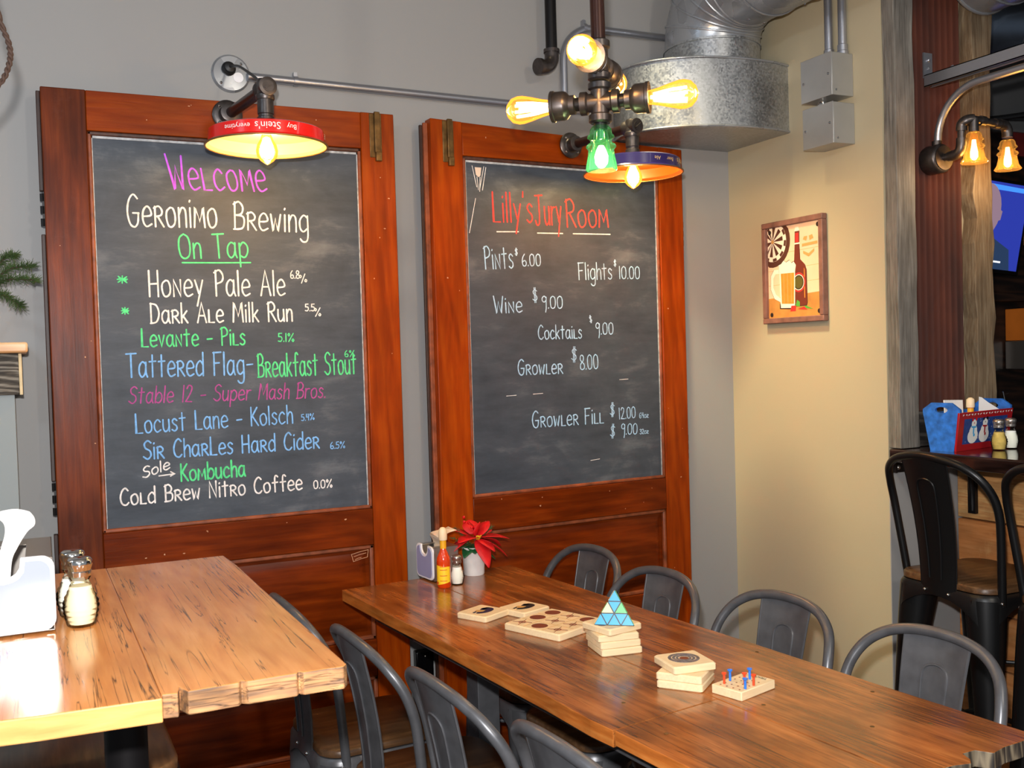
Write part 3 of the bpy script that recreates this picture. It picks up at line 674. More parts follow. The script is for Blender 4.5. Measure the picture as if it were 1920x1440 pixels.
obj('post', MB().lathe([(0.038, 0.02), (0.038, BT-th)], (-0.58-ox, 1.62-oy, 0), seg=28), M['ironblack'], t1)
mb = MB(); mb.box(0.122-ox-.25, 0.122-ox+.25, 1.62-oy-.03, 1.62-oy+.03, 0, 0.02); mb.box(0.122-ox-.03, 0.122-ox+.03, 1.62-oy-.25, 1.62-oy+.25, 0.0, 0.021)
mb.box(-0.58-ox-.25, -0.58-ox+.25, 1.62-oy-.03, 1.62-oy+.03, 0, 0.02); mb.box(-0.58-ox-.03, -0.58-ox+.03, 1.62-oy-.25, 1.62-oy+.25, 0.0, 0.021)
obj('base', mb, M['ironblack'], t1, bevel=0.004)

# long reclaimed table, turned a little against the wall
TT = 0.76; TRZ = R(4.45)
t2 = thing('dining_table', 'long narrow reclaimed wood table running from the door to the lower right corner', 'table', (1.246, 2.14, 0), TRZ)
hl, hw, th = 0.94, 0.302, 0.030
mb = MB()
rnd = random.Random(11)
def live(side, ya, yb, n, a):
    return [(side*hw + rnd.uniform(-a, a), ya + (yb-ya)*i/n) for i in range(n+1)]
# left planks: far board, then the butt joint, then the near board
lf = [(-hw, hl), (-hw-.002, .6), (-hw+.001, .3), (-hw-.001, 0), (-hw-.002, -.25), (-hw-.008, -.42), (-hw-.004, -.49)]
ring = lf + [(-0.03, -.47), (-0.03, hl)]
ring = ring[::-1]
mb.prism([(x, y, TT-th-.004) for x, y in ring], [(x, y, TT) for x, y in ring])
ring = [(-hw-.001, -.491), (-hw+.002, -.7), (-hw, -hl+.01), (-hw+.08, -hl+.002), (-hw+.17, -hl-.006), (-0.03, -hl+.004), (-0.03, -.471)]
mb.prism([(x, y, TT-th) for x, y in ring], [(x, y, TT-.0006) for x, y in ring])
# right planks with the rough, notched near end
ring = [(-0.029, hl), (-0.029, -hl+.004), (.03, -hl), (.07, -hl-.006), (.10, -hl-.016), (.115, -hl-.004), (.125, -hl+.018), (.155, -hl+.016), (.170, -hl-.010), (.21, -hl-.004), (.25, -hl-.006), (.29, -hl-.004), (hw+.003, -hl-.002), (hw, -.6), (hw+.003, -.2), (hw-.002, .2), (hw+.002, .6), (hw, hl)]
mb.prism([(x, y, TT-th) for x, y in ring], [(x, y, TT) for x, y in ring])
for i, f in enumerate(mb.f):
    c = [sum(mb.v[k][a] for k in f)/len(f) for a in range(3)]
    if max(mb.v[k][2] for k in f) - min(mb.v[k][2] for k in f) > 0.01:
        if c[1] < -hl+.035 and not (abs(c[0]+.03) < .004): mb.m[i] = 2
        elif abs(c[0]) > hw-.03 or c[1] > hl-.01: mb.m[i] = 1
obj('tabletop', mb, [M['reclaimed'], M['reclaimed_edge'], M['reclaimed_end']], t2, smooth=0, bevel=0.0015)
# dark nail heads and a stained hole or two in the planks
for (x, y) in ((-.20, -.38), (-.235, -.56), (.10, -.75), (.262, -.28), (.275, .28), (.262, .56), (-.245, .10), (-.25, .55), (.02, -.55), (.20, -.80), (.0, -.22), (.255, -.62), (-.05, .22)):
    obj('nail', MB().lathe([(0.0045, 0.0), (0.004, 0.0006), (0.0001, 0.0008)], (x, y, TT), seg=8, cap0=False, cap1=False), M['brass'], t2)
mb = MB()
for sy in (-1, 1): mb.box(-hw+.05, hw-.05, sy*(hl-.16)-.02, sy*(hl-.16)+.02, TT-.075, TT-th-.004)
for sx in (-1, 1): mb.box(sx*(hw-.07)-.02, sx*(hw-.07)+.02, -hl+.16, hl-.16, TT-.075, TT-th-.004)
obj('frame', mb, M['chair'], t2, bevel=0.002)
for sy in (-1, 1):
    obj('leg', MB().box(-.055, .015, sy*.56-.035, sy*.56+.035, .012, TT-.075), M['chair'], t2, bevel=.002)
    obj('foot_plate', MB().box(-.075, .03, sy*.56-.06, sy*.56+.06, 0, .012), M['chair'], t2, bevel=.002)
    obj('leg_plate', MB().box(-hw+.05, hw-.05, sy*.56-.03, sy*.56+.03, TT-.075, TT-th-.004), M['chair'], t2, bevel=.002)
_c, _s = math.cos(TRZ), math.sin(TRZ)

# ------------------------------------------------------------------ metal chairs and stools
def rsq(h, r, z, n=5, cx=0, cy=0):
    out = []
    for qx, qy, a0 in ((1, 1, 0), (-1, 1, 90), (-1, -1, 180), (1, -1, 270)):
        for k in range(n+1):
            a = R(a0 + 90*k/n); out.append((cx + qx*(h-r) + r*math.cos(a), cy + qy*(h-r) + r*math.sin(a), z))
    return out

def make_chair(name, label, cat, SZ, foot, mats, group, rest=False, topz=0.375):
    """faces +x; seat height SZ"""
    met, wd = mats
    t = thing(name, label, cat, (0, 0, 0), 0, group)
    # wooden seat with eased edges
    mb = MB(); mb.rings([rsq(.172, .06, SZ-.024), rsq(.178, .065, SZ-.020), rsq(.178, .065, SZ-.006), rsq(.172, .06, SZ)])
    obj('seat', mb, wd, t, smooth=50)
    # pressed metal skirt under the seat
    def sk(h, dz, drop):
        P = rsq(h, .066, 0, 6); Q = []
        for i, p in enumerate(P):
            q = P[(i+1) % len(P)]; d = math.hypot(q[0]-p[0], q[1]-p[1]); m_ = 7 if d > .05 else 1
            Q += [(p[0]+(q[0]-p[0])*k/m_, p[1]+(q[1]-p[1])*k/m_) for k in range(m_)]
        out = []
        for x, y in Q:
            c = min(abs(x), abs(y))/max(abs(x), abs(y)); dd = dz + drop*c**2.2; s_ = 1 + .16*max(0, dd-.05)
            out.append((x*s_, y*s_, SZ-dd))
        return out
    mb = MB(); mb.rings([sk(.178, .024, 0), sk(.184, .034, 0), sk(.187, .052, .095), sk(.184, .052, .095), sk(.176, .032, 0)], True, False)
    obj('seat_pan', mb, met, t, smooth=40)
    # four sheet-metal legs, wide cones at the seat corners tapering to small feet
    for sx in (-1, 1):
        for sy in (-1, 1):
            rg = []
            for k in range(9):
                f = k/8; z = (SZ-.04)*(1-f)
                c = .124 + (foot-.124)*f**0.9
                rad = .042*(1-f)**1.2 + .018
                rg.append([(sx*c + rad*math.cos(2*PI*i/14), sy*c + rad*math.sin(2*PI*i/14), z) for i in range(14)])
            lg = MB(); lg.rings(rg); lo = obj('leg', lg, met, t, smooth=50)
    # cross braces
    mb = MB(); zb = SZ*0.62
    cb = .124 + (foot-.124)*0.38**0.9
    mb.tube([(-cb, -cb, zb), (cb, cb, zb)], .006, 8); mb.tube([(-cb, cb, zb+.012), (cb, -cb, zb+.012)], .006, 8)
    obj('cross_brace', mb, met, t)
    if rest:
        mb = MB(); zr = 0.25; cr = .124 + (foot-.124)*((SZ-.04-zr)/(SZ-.04))**0.9
        for a, b in (((-1, -1), (1, -1)), ((1, -1), (1, 1)), ((1, 1), (-1, 1)), ((-1, 1), (-1, -1))):
            mb.tube([(a[0]*cr, a[1]*cr, zr), (b[0]*cr, b[1]*cr, zr)], .009, 8)
        obj('foot_rail', mb, met, t)
    # bent tube hoop of the back, bowed in plan and leaning back
    half = [(-.118, .176, -.055), (-.128, .185, .04), (-.140, .195, .14), (-.152, .200, .215), (-.172, .194, .275), (-.200, .170, .324), (-.222, .124, .356), (-.234, .064, .371), (-.237, 0, topz)]
    pts = [Vector((a, b, c+SZ)) for a, b, c in half] + [Vector((a, -b, c+SZ)) for a, b, c in half[-2::-1]]
    obj('back_hoop', MB().tube(catmull(pts, 5), .0125, 12), met, t, smooth=60)
    # splat with folded edges and a pressed arch
    mb = MB(); n = 9; rows = []
    for k in range(n+1):
        f = k/n; z = SZ - .05 + (topz+.045)*f
        x = -.180 - .055*f**1.4 + .010*math.sin(PI*f)
        w = .064 + .020*f
        rows.append((x, w, z))
    def sec(x, w, z, th_):
        c = []
        for j in range(7):
            y = -w + 2*w*j/6; c.append((x - .012*(1-(y/w)**2) , y, z))
        c += [(p[0]+th_, p[1], p[2]) for p in reversed(c)]
        return c
    mb.rings([sec(x, w, z, .004) for x, w, z in rows])
    for s_ in (-1, 1): mb.tube([(x+.002, s_*w, z) for x, w, z in rows], .0032, 6)
    ar = []
    def on_splat(f, yy):
        x = -.180 - .055*f**1.4 + .010*math.sin(PI*f); w = .064 + .020*f
        return (x - .012*(1-(yy/w)**2), yy, SZ - .05 + (topz+.045)*f)
    for f in (.12, .3, .5, .66, .76): ar.append(on_splat(f, .020+.017*f))
    for a in range(15, 166, 15): ar.append(on_splat(.76+.085*math.sin(R(a))**.6, .033*math.cos(R(a))))
    for f in (.76, .66, .5, .3, .12): ar.append(on_splat(f, -(.020+.017*f)))
    for dx in (-.0012, .0048): mb.tube([(x+dx, y, z) for x, y, z in ar], .0030, 6)
    sp = obj('splat', mb, met, t, smooth=50)
    for sy in (-1, 1): dots('rivet', [(-.131, sy*.188, SZ-.045), (-.188, sy*.045, SZ-.040)], .0055, M['chrome'], t)
    return t

CG = 'metal chairs round the long table'
cm = (M['chair'], M['seat'])
R1 = make_chair('metal_chair', 'metal chair on the right side of the long table, farthest, against the price door', 'chair', .45, .172, cm, CG)
ZR = PI + TRZ
R1.location = (1.455, 2.875, 0); R1.rotation_euler = (0, 0, ZR)
dup(R1, 'metal chair on the right side, second from the wall, overlapping the price door edge', (1.445, 2.450, 0), ZR)
dup(R1, 'metal chair on the right side of the long table, below the framed beer picture', (1.532, 2.030, 0), ZR)
dup(R1, 'metal chair nearest on the right of the long table, before the bar stool', (1.585, 1.595, 0), ZR)
dup(R1, 'metal chair beside the tall oak table, farthest on the left side of the long table', (0.845, 2.755, 0), R(2))
dup(R1, 'metal chair just right of the oak slab corner, second on the left side', (0.905, 2.335, 0), R(3))
dup(R1, 'metal chair on the left side of the long table, third from the door wall', (0.950, 1.912, 0), R(4))
dup(R1, 'metal chair on the left nearest the camera, only its hoop showing at the bottom edge', (1.010, 1.515, 0), R(4))
# stool at the tall oak table: only its seat shows under the slab
STG = 'wooden seated metal bar stools'
S1 = make_chair('bar_stool', 'black bar stool facing the counter beside the barn wood post', 'stool', .76, .186, (M['chairdark'], M['seat']), STG, rest=True, topz=.377)
S1.location = (2.655, 2.185, 0); S1.rotation_euler = (0, 0, R(-2))
dup(S1, 'black bar stool cut off by the right edge of the picture', (2.660, 1.765, 0), R(0))
S3 = dup(S1, 'backless stool pushed under the tall oak table, only its wooden seat showing', (0.055, 2.05, 0), R(-90))
for _c in list(S3.children):
    if _c.name.split('.')[0] in ('back_hoop', 'splat', 'rivet'): bpy.data.objects.remove(_c, do_unlink=True)

# ------------------------------------------------------------------ things on the long table
def onT2(x, y): return (x, y)
def shaker(name, label, loc, h, fill, lidmat, ribs=7, grp=None):
    t = thing(name, label, 'shaker', loc, 0, grp)
    k = h/0.1
    prof = [(.0, .0), (.018, .0), (.0205, .004), (.0215, .010)]
    n = 40
    for i in range(n+1):
        f = i/n; z = .010 + .055*f
        r = .0215 + .0035*math.sin(PI*min(1, f*1.25)) - .0095*max(0, (f-.35)/.65)**1.4
        r += .0007*math.sin(2*PI*ribs*f)
        prof.append((r, z))
    prof += [(.0150, .070), (.0150, .076)]
    obj('glass_body', MB().lathe([(r*k, z*k) for r, z in prof], seg=24), M['clear'], t, smooth=60)
    ins = [(.0001, .004), (.017, .004), (.0190, .012), (.0215, .024), (.0195, .040), (.0150, .058), (.0001, .0585)]
    obj('contents', MB().lathe([(r*k, z*k) for r, z in ins], seg=20, cap0=False, cap1=False), fill, t, smooth=60)
    lid = [(.0158, .072), (.0162, .074), (.0162, .079), (.0152, .080), (.0160, .083), (.0178, .088), (.0178, .0925), (.0160, .0965), (.0125, .0985), (.0001, .099)]
    obj('lid', MB().lathe([(r*k, z*k) for r, z in lid], seg=24, cap1=False), lidmat, t, smooth=40)
    return t

def dispenser(label, loc, rz, L=.20, W=.125, H=.125):
    """napkin dispenser: bright face plate with a notch at local -y, body behind it"""
    t = thing('napkin_dispenser', label, 'napkin dispenser', loc, rz)
    def face_ring(y, ins=0.0):
        w = W/2-ins; z0 = .004+ins; z1 = H-ins; r = .018; out = []
        for cx, cz, a0 in ((w-r, z0+r, 270), (w-r, z1-r, 0)):
            for k in range(6): a = R(a0+90*k/5); out.append((cx+r*math.cos(a), y, cz+r*math.sin(a)))
        nw = .024+ins; nd = .030+ins*0.3
        for k in range(9):
            a = PI*k/8; out.append((nw*math.cos(a), y, z1-nd*math.sin(a)**0.7 if k not in (0, 8) else z1))
        for cx, cz, a0 in ((-w+r, z1-r, 90), (-w+r, z0+r, 180)):
            for k in range(6): a = R(a0+90*k/5); out.append((cx+r*math.cos(a), y, cz+r*math.sin(a)))
        return out
    mb = MB(); mb.rings([face_ring(-.004), face_ring(.002)])
    obj('face_plate', mb, M['whiteplastic'], t, smooth=40, bevel=.001)
    mb = MB(); mb.rings([face_ring(-.0055, .006), face_ring(-.004, .006)])
    obj('face_insert', mb, M['acrylic'], t, smooth=40)
    mb = MB(); w = W/2-.002; h = H-.004; T_ = .002
    mb.box(-w, -w+T_, .002, L, .004, h); mb.box(w-T_, w, .002, L, .004, h); mb.box(-w, w, .002, L, .002, .004)
    mb.box(-w, -.030, .002, L, h-T_, h); mb.box(.030, w, .002, L, h-T_, h); mb.box(-.031, .031, L*.72, L, h-T_, h); mb.box(-w, w, L-T_, L, .004, h)
    obj('steel_body', mb, M['steel'], t, bevel=.0008)
    obj('foot', MB().box(-w+.01, w-.01, .01, L-.01, 0, .004), M['ironblack'], t)
    return t

def napkin(name, label, loc, rz, pts, w, mat_):
    mb = MB(); ring = []
    path = catmull(pts, 5)
    for p in path: ring.append(p)
    for sgn in (0,):
        b = len(mb.v)
        for i, p in enumerate(ring):
            ww = w*(1 - .25*math.sin(i*0.35))
            mb.v += [(p.x, p.y - ww/2, p.z), (p.x, p.y + ww/2, p.z), (p.x+.0014, p.y + ww/2, p.z+.0008), (p.x+.0014, p.y - ww/2, p.z+.0008)]
        for i in range(len(ring)-1):
            for a in range(4):
                q = (a+1) % 4; mb.quad([b+4*i+a, b+4*i+q, b+4*i+4+q, b+4*i+4+a])
        mb.quad([b, b+1, b+2, b+3]); e = b+4*(len(ring)-1); mb.quad([e, e+3, e+2, e+1])
    o = obj(name, mb, mat_, None, smooth=60); o.location = loc; o.rotation_euler = (0, 0, rz)
    return tag(o, label, 'napkin')

dispenser('napkin dispenser at the door end of the long table', (1.148, 3.046, TT+.001), R(-85), L=.090, W=.118, H=.112)
napkin('paper_napkin', 'cream napkin folded up out of the dispenser on the long table', (1.190, 3.046, TT+.112), R(-3), [(-.005, 0, -.09), (0, 0, -.03), (.004, 0, .0), (-.004, 0, .025), (.02, 0, .036), (.052, 0, .044)], .10, M['paperw'])
# chili sauce
t = thing('sauce_bottle', 'red chili sauce bottle with yellow label and wooden cap on the long table', 'bottle', (1.158, 2.915, TT))
pr = [(.0001, 0), (.019, 0), (.0215, .004), (.0215, .082), (.020, .094), (.0135, .108), (.0095, .118), (.0088, .128), (.0088, .150)]
obj('glass_body', MB().lathe(pr, seg=28), M['chili'], t, smooth=50)
mb = MB()
for k in range(13):
    pass
def wrap(mb, r, a0, a1, z0f, z1f, n=16):
    b = len(mb.v)
    for k in range(n+1):
        a = a0+(a1-a0)*k/n; f = k/n
        mb.v += [(r*math.cos(a), r*math.sin(a), z0f(f)), (r*math.cos(a), r*math.sin(a), z1f(f))]
    for k in range(n): mb.quad([b+2*k, b+2*k+2, b+2*k+3, b+2*k+1])
wrap(mb, .0220, R(150), R(305), lambda f: .010+.012*abs(f-.25), lambda f: .072 + (.018 if f < .12 else 0) - .006*f)
obj('label', mb, M['label_y'], t, smooth=60, fixn=False)
mb = MB()
for zz in (.066, .056, .038, .022):
    wrap(mb, .0223, R(215), R(275), lambda f, q=zz: q, lambda f, q=zz: q+.0022, 6)
wrap(mb, .0223, R(165), R(172), lambda f: .03, lambda f: .085, 3); wrap(mb, .0223, R(158), R(200), lambda f: .012, lambda f: .020, 5)
obj('label_print', mb, M['label_o'], t, smooth=60, fixn=False)
obj('neck_wrap', MB().lathe([(.0102, .121), (.0102, .146)], seg=20), M['capgold'], t)
obj('cap', MB().lathe([(.0001, .147), (.0125, .147), (.0135, .152), (.0135, .170), (.0118, .180), (.006, .186), (.0001, .187)], seg=20, cap0=False, cap1=False), M['capwood'], t, smooth=60)
shaker('salt_shaker', 'white salt shaker with metal lid beside the chili sauce', (1.208, 2.930, TT), .094, M['salt'], M['steel'])

# poinsettia
t = thing('potted_poinsettia', 'red poinsettia in a white birch pot on the long table', 'plant', (1.312, 3.035, TT))
obj('pot', MB().lathe([(.0001, 0), (.032, 0), (.034, .004), (.038, .092), (.0355, .092), (.034, .080), (.0001, .078)], seg=24, cap0=False, cap1=False), M['birch'], t, smooth=50)
def leaf(mb, base, direction, L, W, droop, fold=.15, n=8):
    d = Vector(direction).normalized(); side = d.cross(Vector((0, 0, 1)))
    if side.length < .01: side = Vector((1, 0, 0))
    side.normalize(); upv = side.cross(d).normalized(); o = Vector(base); b = len(mb.v)
    for k in range(n+1):
        f = k/n; c = o + d*L*f + Vector((0, 0, -droop*f*f*L)); w = W*0.5*math.sin(PI*min(1, (f*.94+.04)))**.8*(1.15-.3*f)
        mb.v += [tuple(c - side*w + upv*w*fold), tuple(c), tuple(c + side*w + upv*w*fold)]
    for k in range(n):
        for a in (0, 1): mb.quad([b+3*k+a, b+3*k+a+1, b+3*k+a+4, b+3*k+a+3])
rp_ = random.Random(5)
for (bx, by, bz, dx, dy, dz, L, W, dr) in ((.0, -.03, .125, -.9, -.4, .20, .088, .062, .25), (.01, -.03, .125, .95, -.30, .10, .098, .066, .2), (.0, -.035, .12, .1, -.9, -.55, .080, .052, .5), (.0, -.03, .125, -.35, .2, .9, .066, .056, .1),
        (.01, -.02, .125, .60, .2, .8, .078, .060, .2), (.02, .0, .115, 1, .3, .0, .095, .055, .4), (-.01, 0, .125, -.8, .4, .55, .075, .055, .2), (.0, .01, .13, .15, .6, .8, .070, .055, .2), (-.02, -.02, .12, -1, -.1, -.05, .080, .05, .5),
        (.0, -.03, .12, .5, -.8, -.1, .07, .05, .4), (.0, -.02, .125, .2, -.2, .95, .058, .05, .1), (.02, .0, .12, .8, .5, .5, .08, .055, .3), (.01, -.03, .12, .9, -.1, -.35, .10, .05, .3)):
    mb = MB(); leaf(mb, (bx, by, bz), (dx, dy, dz), L, W, dr)
    obj('petal', mb, M['petal'], t, smooth=60, fixn=False).modifiers.new('thick', 'SOLIDIFY').thickness = .0012
for (dx, dy, dz, L) in ((-.7, -.6, -.1, .06), (.8, -.5, -.3, .065), (.2, .8, .1, .06), (-.9, .2, .1, .06), (.5, -.8, -.2, .055), (-.3, -.9, .0, .05)):
    mb = MB(); leaf(mb, (.0, 0, .095), (dx, dy, dz), L*1.15, .045, .3)
    obj('leaf', mb, M['leafgreen'], t, smooth=60, fixn=False).modifiers.new('thick', 'SOLIDIFY').thickness = .0012
for (dx, dy, dz, L) in ((-.9, -.3, .45, .10), (-.7, .1, .8, .09), (.6, -.4, .8, .085), (.8, -.1, .75, .09), (-.5, -.7, .3, .085)):
    mb = MB(); d = Vector((dx, dy, dz)).normalized(); o0 = Vector((0, 0, .09))
    mb.tube([o0, o0+d*L], .0012, 5)
    for k in range(34):
        f = .25+.75*k/34; q = Vector((rp_.uniform(-1, 1), rp_.uniform(-1, 1), rp_.uniform(-1, 1))).normalized(); e = o0+d*L*f
        mb.tube([e, e+(q*.6+d*.8).normalized()*.013], [.0009, .0003], 4)
    obj('fir_sprig', mb, M['needle'], t, smooth=0)
for (x, y, z) in ((-.03, .0, .175), (-.026, .012, .188), (-.012, -.02, .158), (-.004, -.03, .150), (-.014, .0, .170), (.002, -.012, .156)):
    obj('berry', MB().ball((x, y, z), .0052, 10), M['berry'], t, smooth=80)
mb = MB()
for k in range(14):
    a = rp_.uniform(0, 6.28); r_ = rp_.uniform(0, .009); mb.tube([(r_*math.cos(a), -.036+r_*math.sin(a)*.4, .118), (1.6*r_*math.cos(a), -.046+r_*.4*math.sin(a), .130+.004*rp_.random())], [.0008, .0018], 5)
obj('stamens', mb, M['stamen'], t)

# ---- coasters, game boards
def tile_mb(s, th_, r=.006):
    mb = MB(); h = s/2
    mb.rings([rsq(h-.002, r, 0, 3), rsq(h, r, .002, 3), rsq(h, r, th_-.003, 3), rsq(h-.003, r, th_, 3)])
    return mb
CO = 'square maple coasters'
def coaster(label, loc, rz, s=.103, th_=.0165, group=CO):
    t = thing('coaster', label, 'coaster', loc, rz, group)
    obj('tile', tile_mb(s, th_), M['maple'], t, smooth=30)
    return t
def glasses_print(t, col, th_=.0165):
    """an oval badge with two dark halves and a light wedge between them"""
    mb = MB(); z = th_+.0004
    mb.poly([(.036*math.cos(a), .024*math.sin(a), z) for a in [R(k*12+190) for k in range(20)]])
    mb.poly([(.004, .006, z), (.036, .004, z), (.032, .014, z), (.018, .018, z), (.012, .012, z)])
    mb.poly([(-.034, .010, z), (-.016, .012, z), (-.022, .004, z), (-.036, .002, z)])
    obj('printed_badge', mb, col, t, smooth=0)
    mb = MB(); mb.poly([(-.016, .016, z+.0002), (-.006, .018, z+.0002), (.006, -.004, z+.0002), (-.010, -.008, z+.0002), (-.022, .0, z+.0002)])
    obj('printed_wedge', mb, M['gold'], t, smooth=0)
c = coaster('coaster with a navy badge lying nearer the table edge', (1.114, 2.523, TT), R(26)); glasses_print(c, M['navy'])
c = coaster('coaster with a black badge touching the game board corner side', (1.229, 2.503, TT), R(19)); glasses_print(c, M['blackprint'])

# tic-tac-toe board
t = thing('game_board', 'square maple tic-tac-toe board with crosses and brown ovals', 'board game', (1.2265, 2.3165, TT), R(21))
obj('board', tile_mb(.188, .0185, .004), M['maple'], t, smooth=30)
mb = MB(); z = .0189
for k in (-.031, .031): mb.box(k-.0008, k+.0008, -.088, .088, z-.0006, z); mb.box(-.088, .088, k-.0008, k+.0008, z-.0006, z)
obj('grid_line', mb, M['gold'], t)
grid = ['XXO', 'OXX', 'XOO']
for r_ in range(3):
    for c_ in range(3):
        x = (r_-1)*.0605; y = (c_-1)*.0605
        if grid[c_][r_] == 'X':
            mb = MB()
            for a in (R(20), R(110)):
                dx, dy = math.cos(a), math.sin(a)
                mb.prism([(x-dx*.027-dy*.001, y-dy*.027+dx*.001, z-.0006), (x-dx*.027+dy*.001, y-dy*.027-dx*.001, z-.0006), (x+dx*.027+dy*.001, y+dy*.027-dx*.001, z-.0006), (x+dx*.027-dy*.001, y+dy*.027+dx*.001, z-.0006)],
                         [(x-dx*.027, y-dy*.027, z+.0006), (x-dx*.027+dy*.0005, y-dy*.027, z+.0006), (x+dx*.027+dy*.0005, y+dy*.027, z+.0006), (x+dx*.027, y+dy*.027, z+.0006)])
            mb.lathe([(.010, 0), (.010, .0006), (.0075, .0006), (.0075, 0)], (x, y, z-.0003), seg=14, cap0=False, cap1=False)
            mb.lathe([(.0035, 0), (.0035, .0007)], (x, y, z-.0003), seg=10)
            obj('cross_mark', mb, M['brownprint'], t)
        else:
            mb = MB(); mb.lathe([(.0215, 0), (.021, .0008), (.0001, .0009)], (x, y, z-.0004), seg=22, cap1=False)
            obj('oval_mark', mb, M['brownprint'], t)

# stack of four coasters with the pyramid puzzle
z = TT
for k, (dx, dy, a, lb) in enumerate(((0, 0, -10, 'bottom coaster of the stack of four under the blue pyramid puzzle'), (-.002, .003, -9, 'second coaster from the bottom under the pyramid puzzle'), (-.005, .004, -11, 'third coaster from the bottom, just under the twisted top one'), (-.004, .004, 10, 'twisted top coaster right under the blue pyramid puzzle'))):
    c = coaster(lb, (1.257+dx, 2.073+dy, z), R(a), group='stack of four coasters'); z += .0166
mb = MB(); mb.lathe([(.010, 0), (.010, .0004)], (-.036, -.006, .0166), seg=14); obj('printed_badge', mb, M['greyprint'], c)
ps = .097
t = thing('pyramid_puzzle', 'blue pyramid twist puzzle standing on the coaster stack', 'puzzle', (1.257, 2.066, z+.0002), R(-38))
hp = ps*math.sqrt(3)/2; ci = hp/3; ht = ps*math.sqrt(2/3)
V = [Vector((-ps/2, -ci, 0)), Vector((ps/2, -ci, 0)), Vector((0, 2*ci, 0)), Vector((0, 0, ht))]
mb = MB(); mb.v = [tuple(v) for v in V]
for f in ((0, 2, 1), (0, 1, 3), (1, 2, 3), (2, 0, 3)): mb.quad(list(f))
obj('body', mb, M['pz_black'], t, smooth=0, bevel=.0012)
cols = {0: ['b', 'b', 'b', 'b', 'b', 'y', 'b', 'g', 'b'], 1: ['g', 'g', 'g', 'b', 'g', 'g', 'y', 'g', 'g'], 2: ['y', 'y', 'b', 'y', 'y', 'y', 'y', 'g', 'y']}
PM = {'b': M['pz_blue'], 'g': M['pz_green'], 'y': M['pz_cream']}
for fi, (a, b_, c_) in enumerate(((V[0], V[1], V[3]), (V[1], V[2], V[3]), (V[2], V[0], V[3]))):
    nn = (b_-a).cross(c_-a).normalized(); e1 = (b_-a)/3; e2 = (c_-a)/3; idx = 0
    for r_ in range(3):
        for k in range(3-r_):
            p = a + e1*k + e2*r_; tris = [[p, p+e1, p+e2]]
            if k < 2-r_: tris.append([p+e1, p+e1+e2, p+e2])
            for tr in tris:
                cen = sum(tr, Vector())/3
                q = [cen + (v-cen)*.86 for v in tr]
                mb = MB(); mb.prism([v+nn*.0002 for v in q], [v+nn*.0009 for v in q])
                obj('sticker', mb, PM[cols[fi][idx]], t, smooth=0); idx += 1

# stack of three coasters
for k, (dx, dy, a, lb) in enumerate(((0, 0, 38, 'bottom coaster of the three stacked beside the peg game'), (0, .001, 37, 'middle coaster of the three stacked beside the peg game'), (.006, .012, -8, 'top coaster with a grey round medallion, twisted on its stack'))):
    c = coaster(lb, (1.255+dx, 1.780+dy, TT+.0166*k), R(a), s=.100, group='stack of three coasters')
mb = MB()
for r0, r1 in ((.034, .027), (.025, .019), (.017, .012)): mb.lathe([(r0, 0), (r0, .0006), (r1, .0006), (r1, 0)], (0, .004, .0165), seg=28, cap0=False, cap1=False)
obj('printed_medallion', mb, M['greyprint'], c)
obj('printed_center', MB().lathe([(.010, 0), (.010, .0005)], (0, .002, .0166), seg=16), M['brownprint'], c)
# peg game
t = thing('peg_game', 'maple peg board with red and blue pegs at the near end of the table', 'board game', (1.3285, 1.680, TT), R(14.5))
mb = MB(); mb.box(-.057, .057, -.038, .038, 0, .019); obj('board', mb, M['maple'], t, bevel=.002)
mb = MB()
for i in range(5):
    for j in range(4): mb.lathe([(.0022, 0), (.0022, .0003)], (-.046+i*.016, -.025+j*.016, .0190), seg=8)
obj('peg_hole', mb, M['brownprint'], t)
v_, f_, w_ = text_faces('TRICKY', .013)
mb = MB(); mb.v = [(.050 - p[1], -.026 + p[0], .0195) for p in v_]; mb.f = f_; mb.m = [0]*len(f_)
obj('lettering', mb, M['blackprint'], t, smooth=0, fixn=False)
for k, (x, y, cl, lb) in enumerate(((1.287, 1.690, 'r', 'leftmost orange red peg in the peg board'), (1.310, 1.700, 'b', 'blue peg second from the left in the peg board'), (1.322, 1.668, 'r', 'orange red peg in the middle of the peg board, partly hidden'), (1.350, 1.686, 'b', 'blue peg at the back of the peg board'),
        (1.303, 1.642, 'b', 'short blue peg at the front of the peg board'), (1.331, 1.650, 'r', 'rightmost orange red peg in the peg board'))):
    t = thing('game_peg', lb, 'peg', (x, y, TT+.0193), 0, 'pegs in the peg board')
    m_ = M['pegred'] if cl == 'r' else M['pegblue']
    h = .022 if k != 4 else .021
    obj('shaft', MB().lathe([(.0026, 0), (.0026, h-.004)], seg=12), m_, t, smooth=50)
    obj('head', MB().lathe([(.0026, h-.004), (.0055, h-.001), (.0055, h+.001), (.0035, h+.0005), (.0001, h-.001)], seg=14, cap1=False), m_, t, smooth=50)

# ------------------------------------------------------------------ things on the tall oak table
dispenser('large napkin dispenser on the tall oak table, cut off by the left edge', (-.035, 1.690, BT+.001), R(-1), L=.21, W=.140, H=.118)
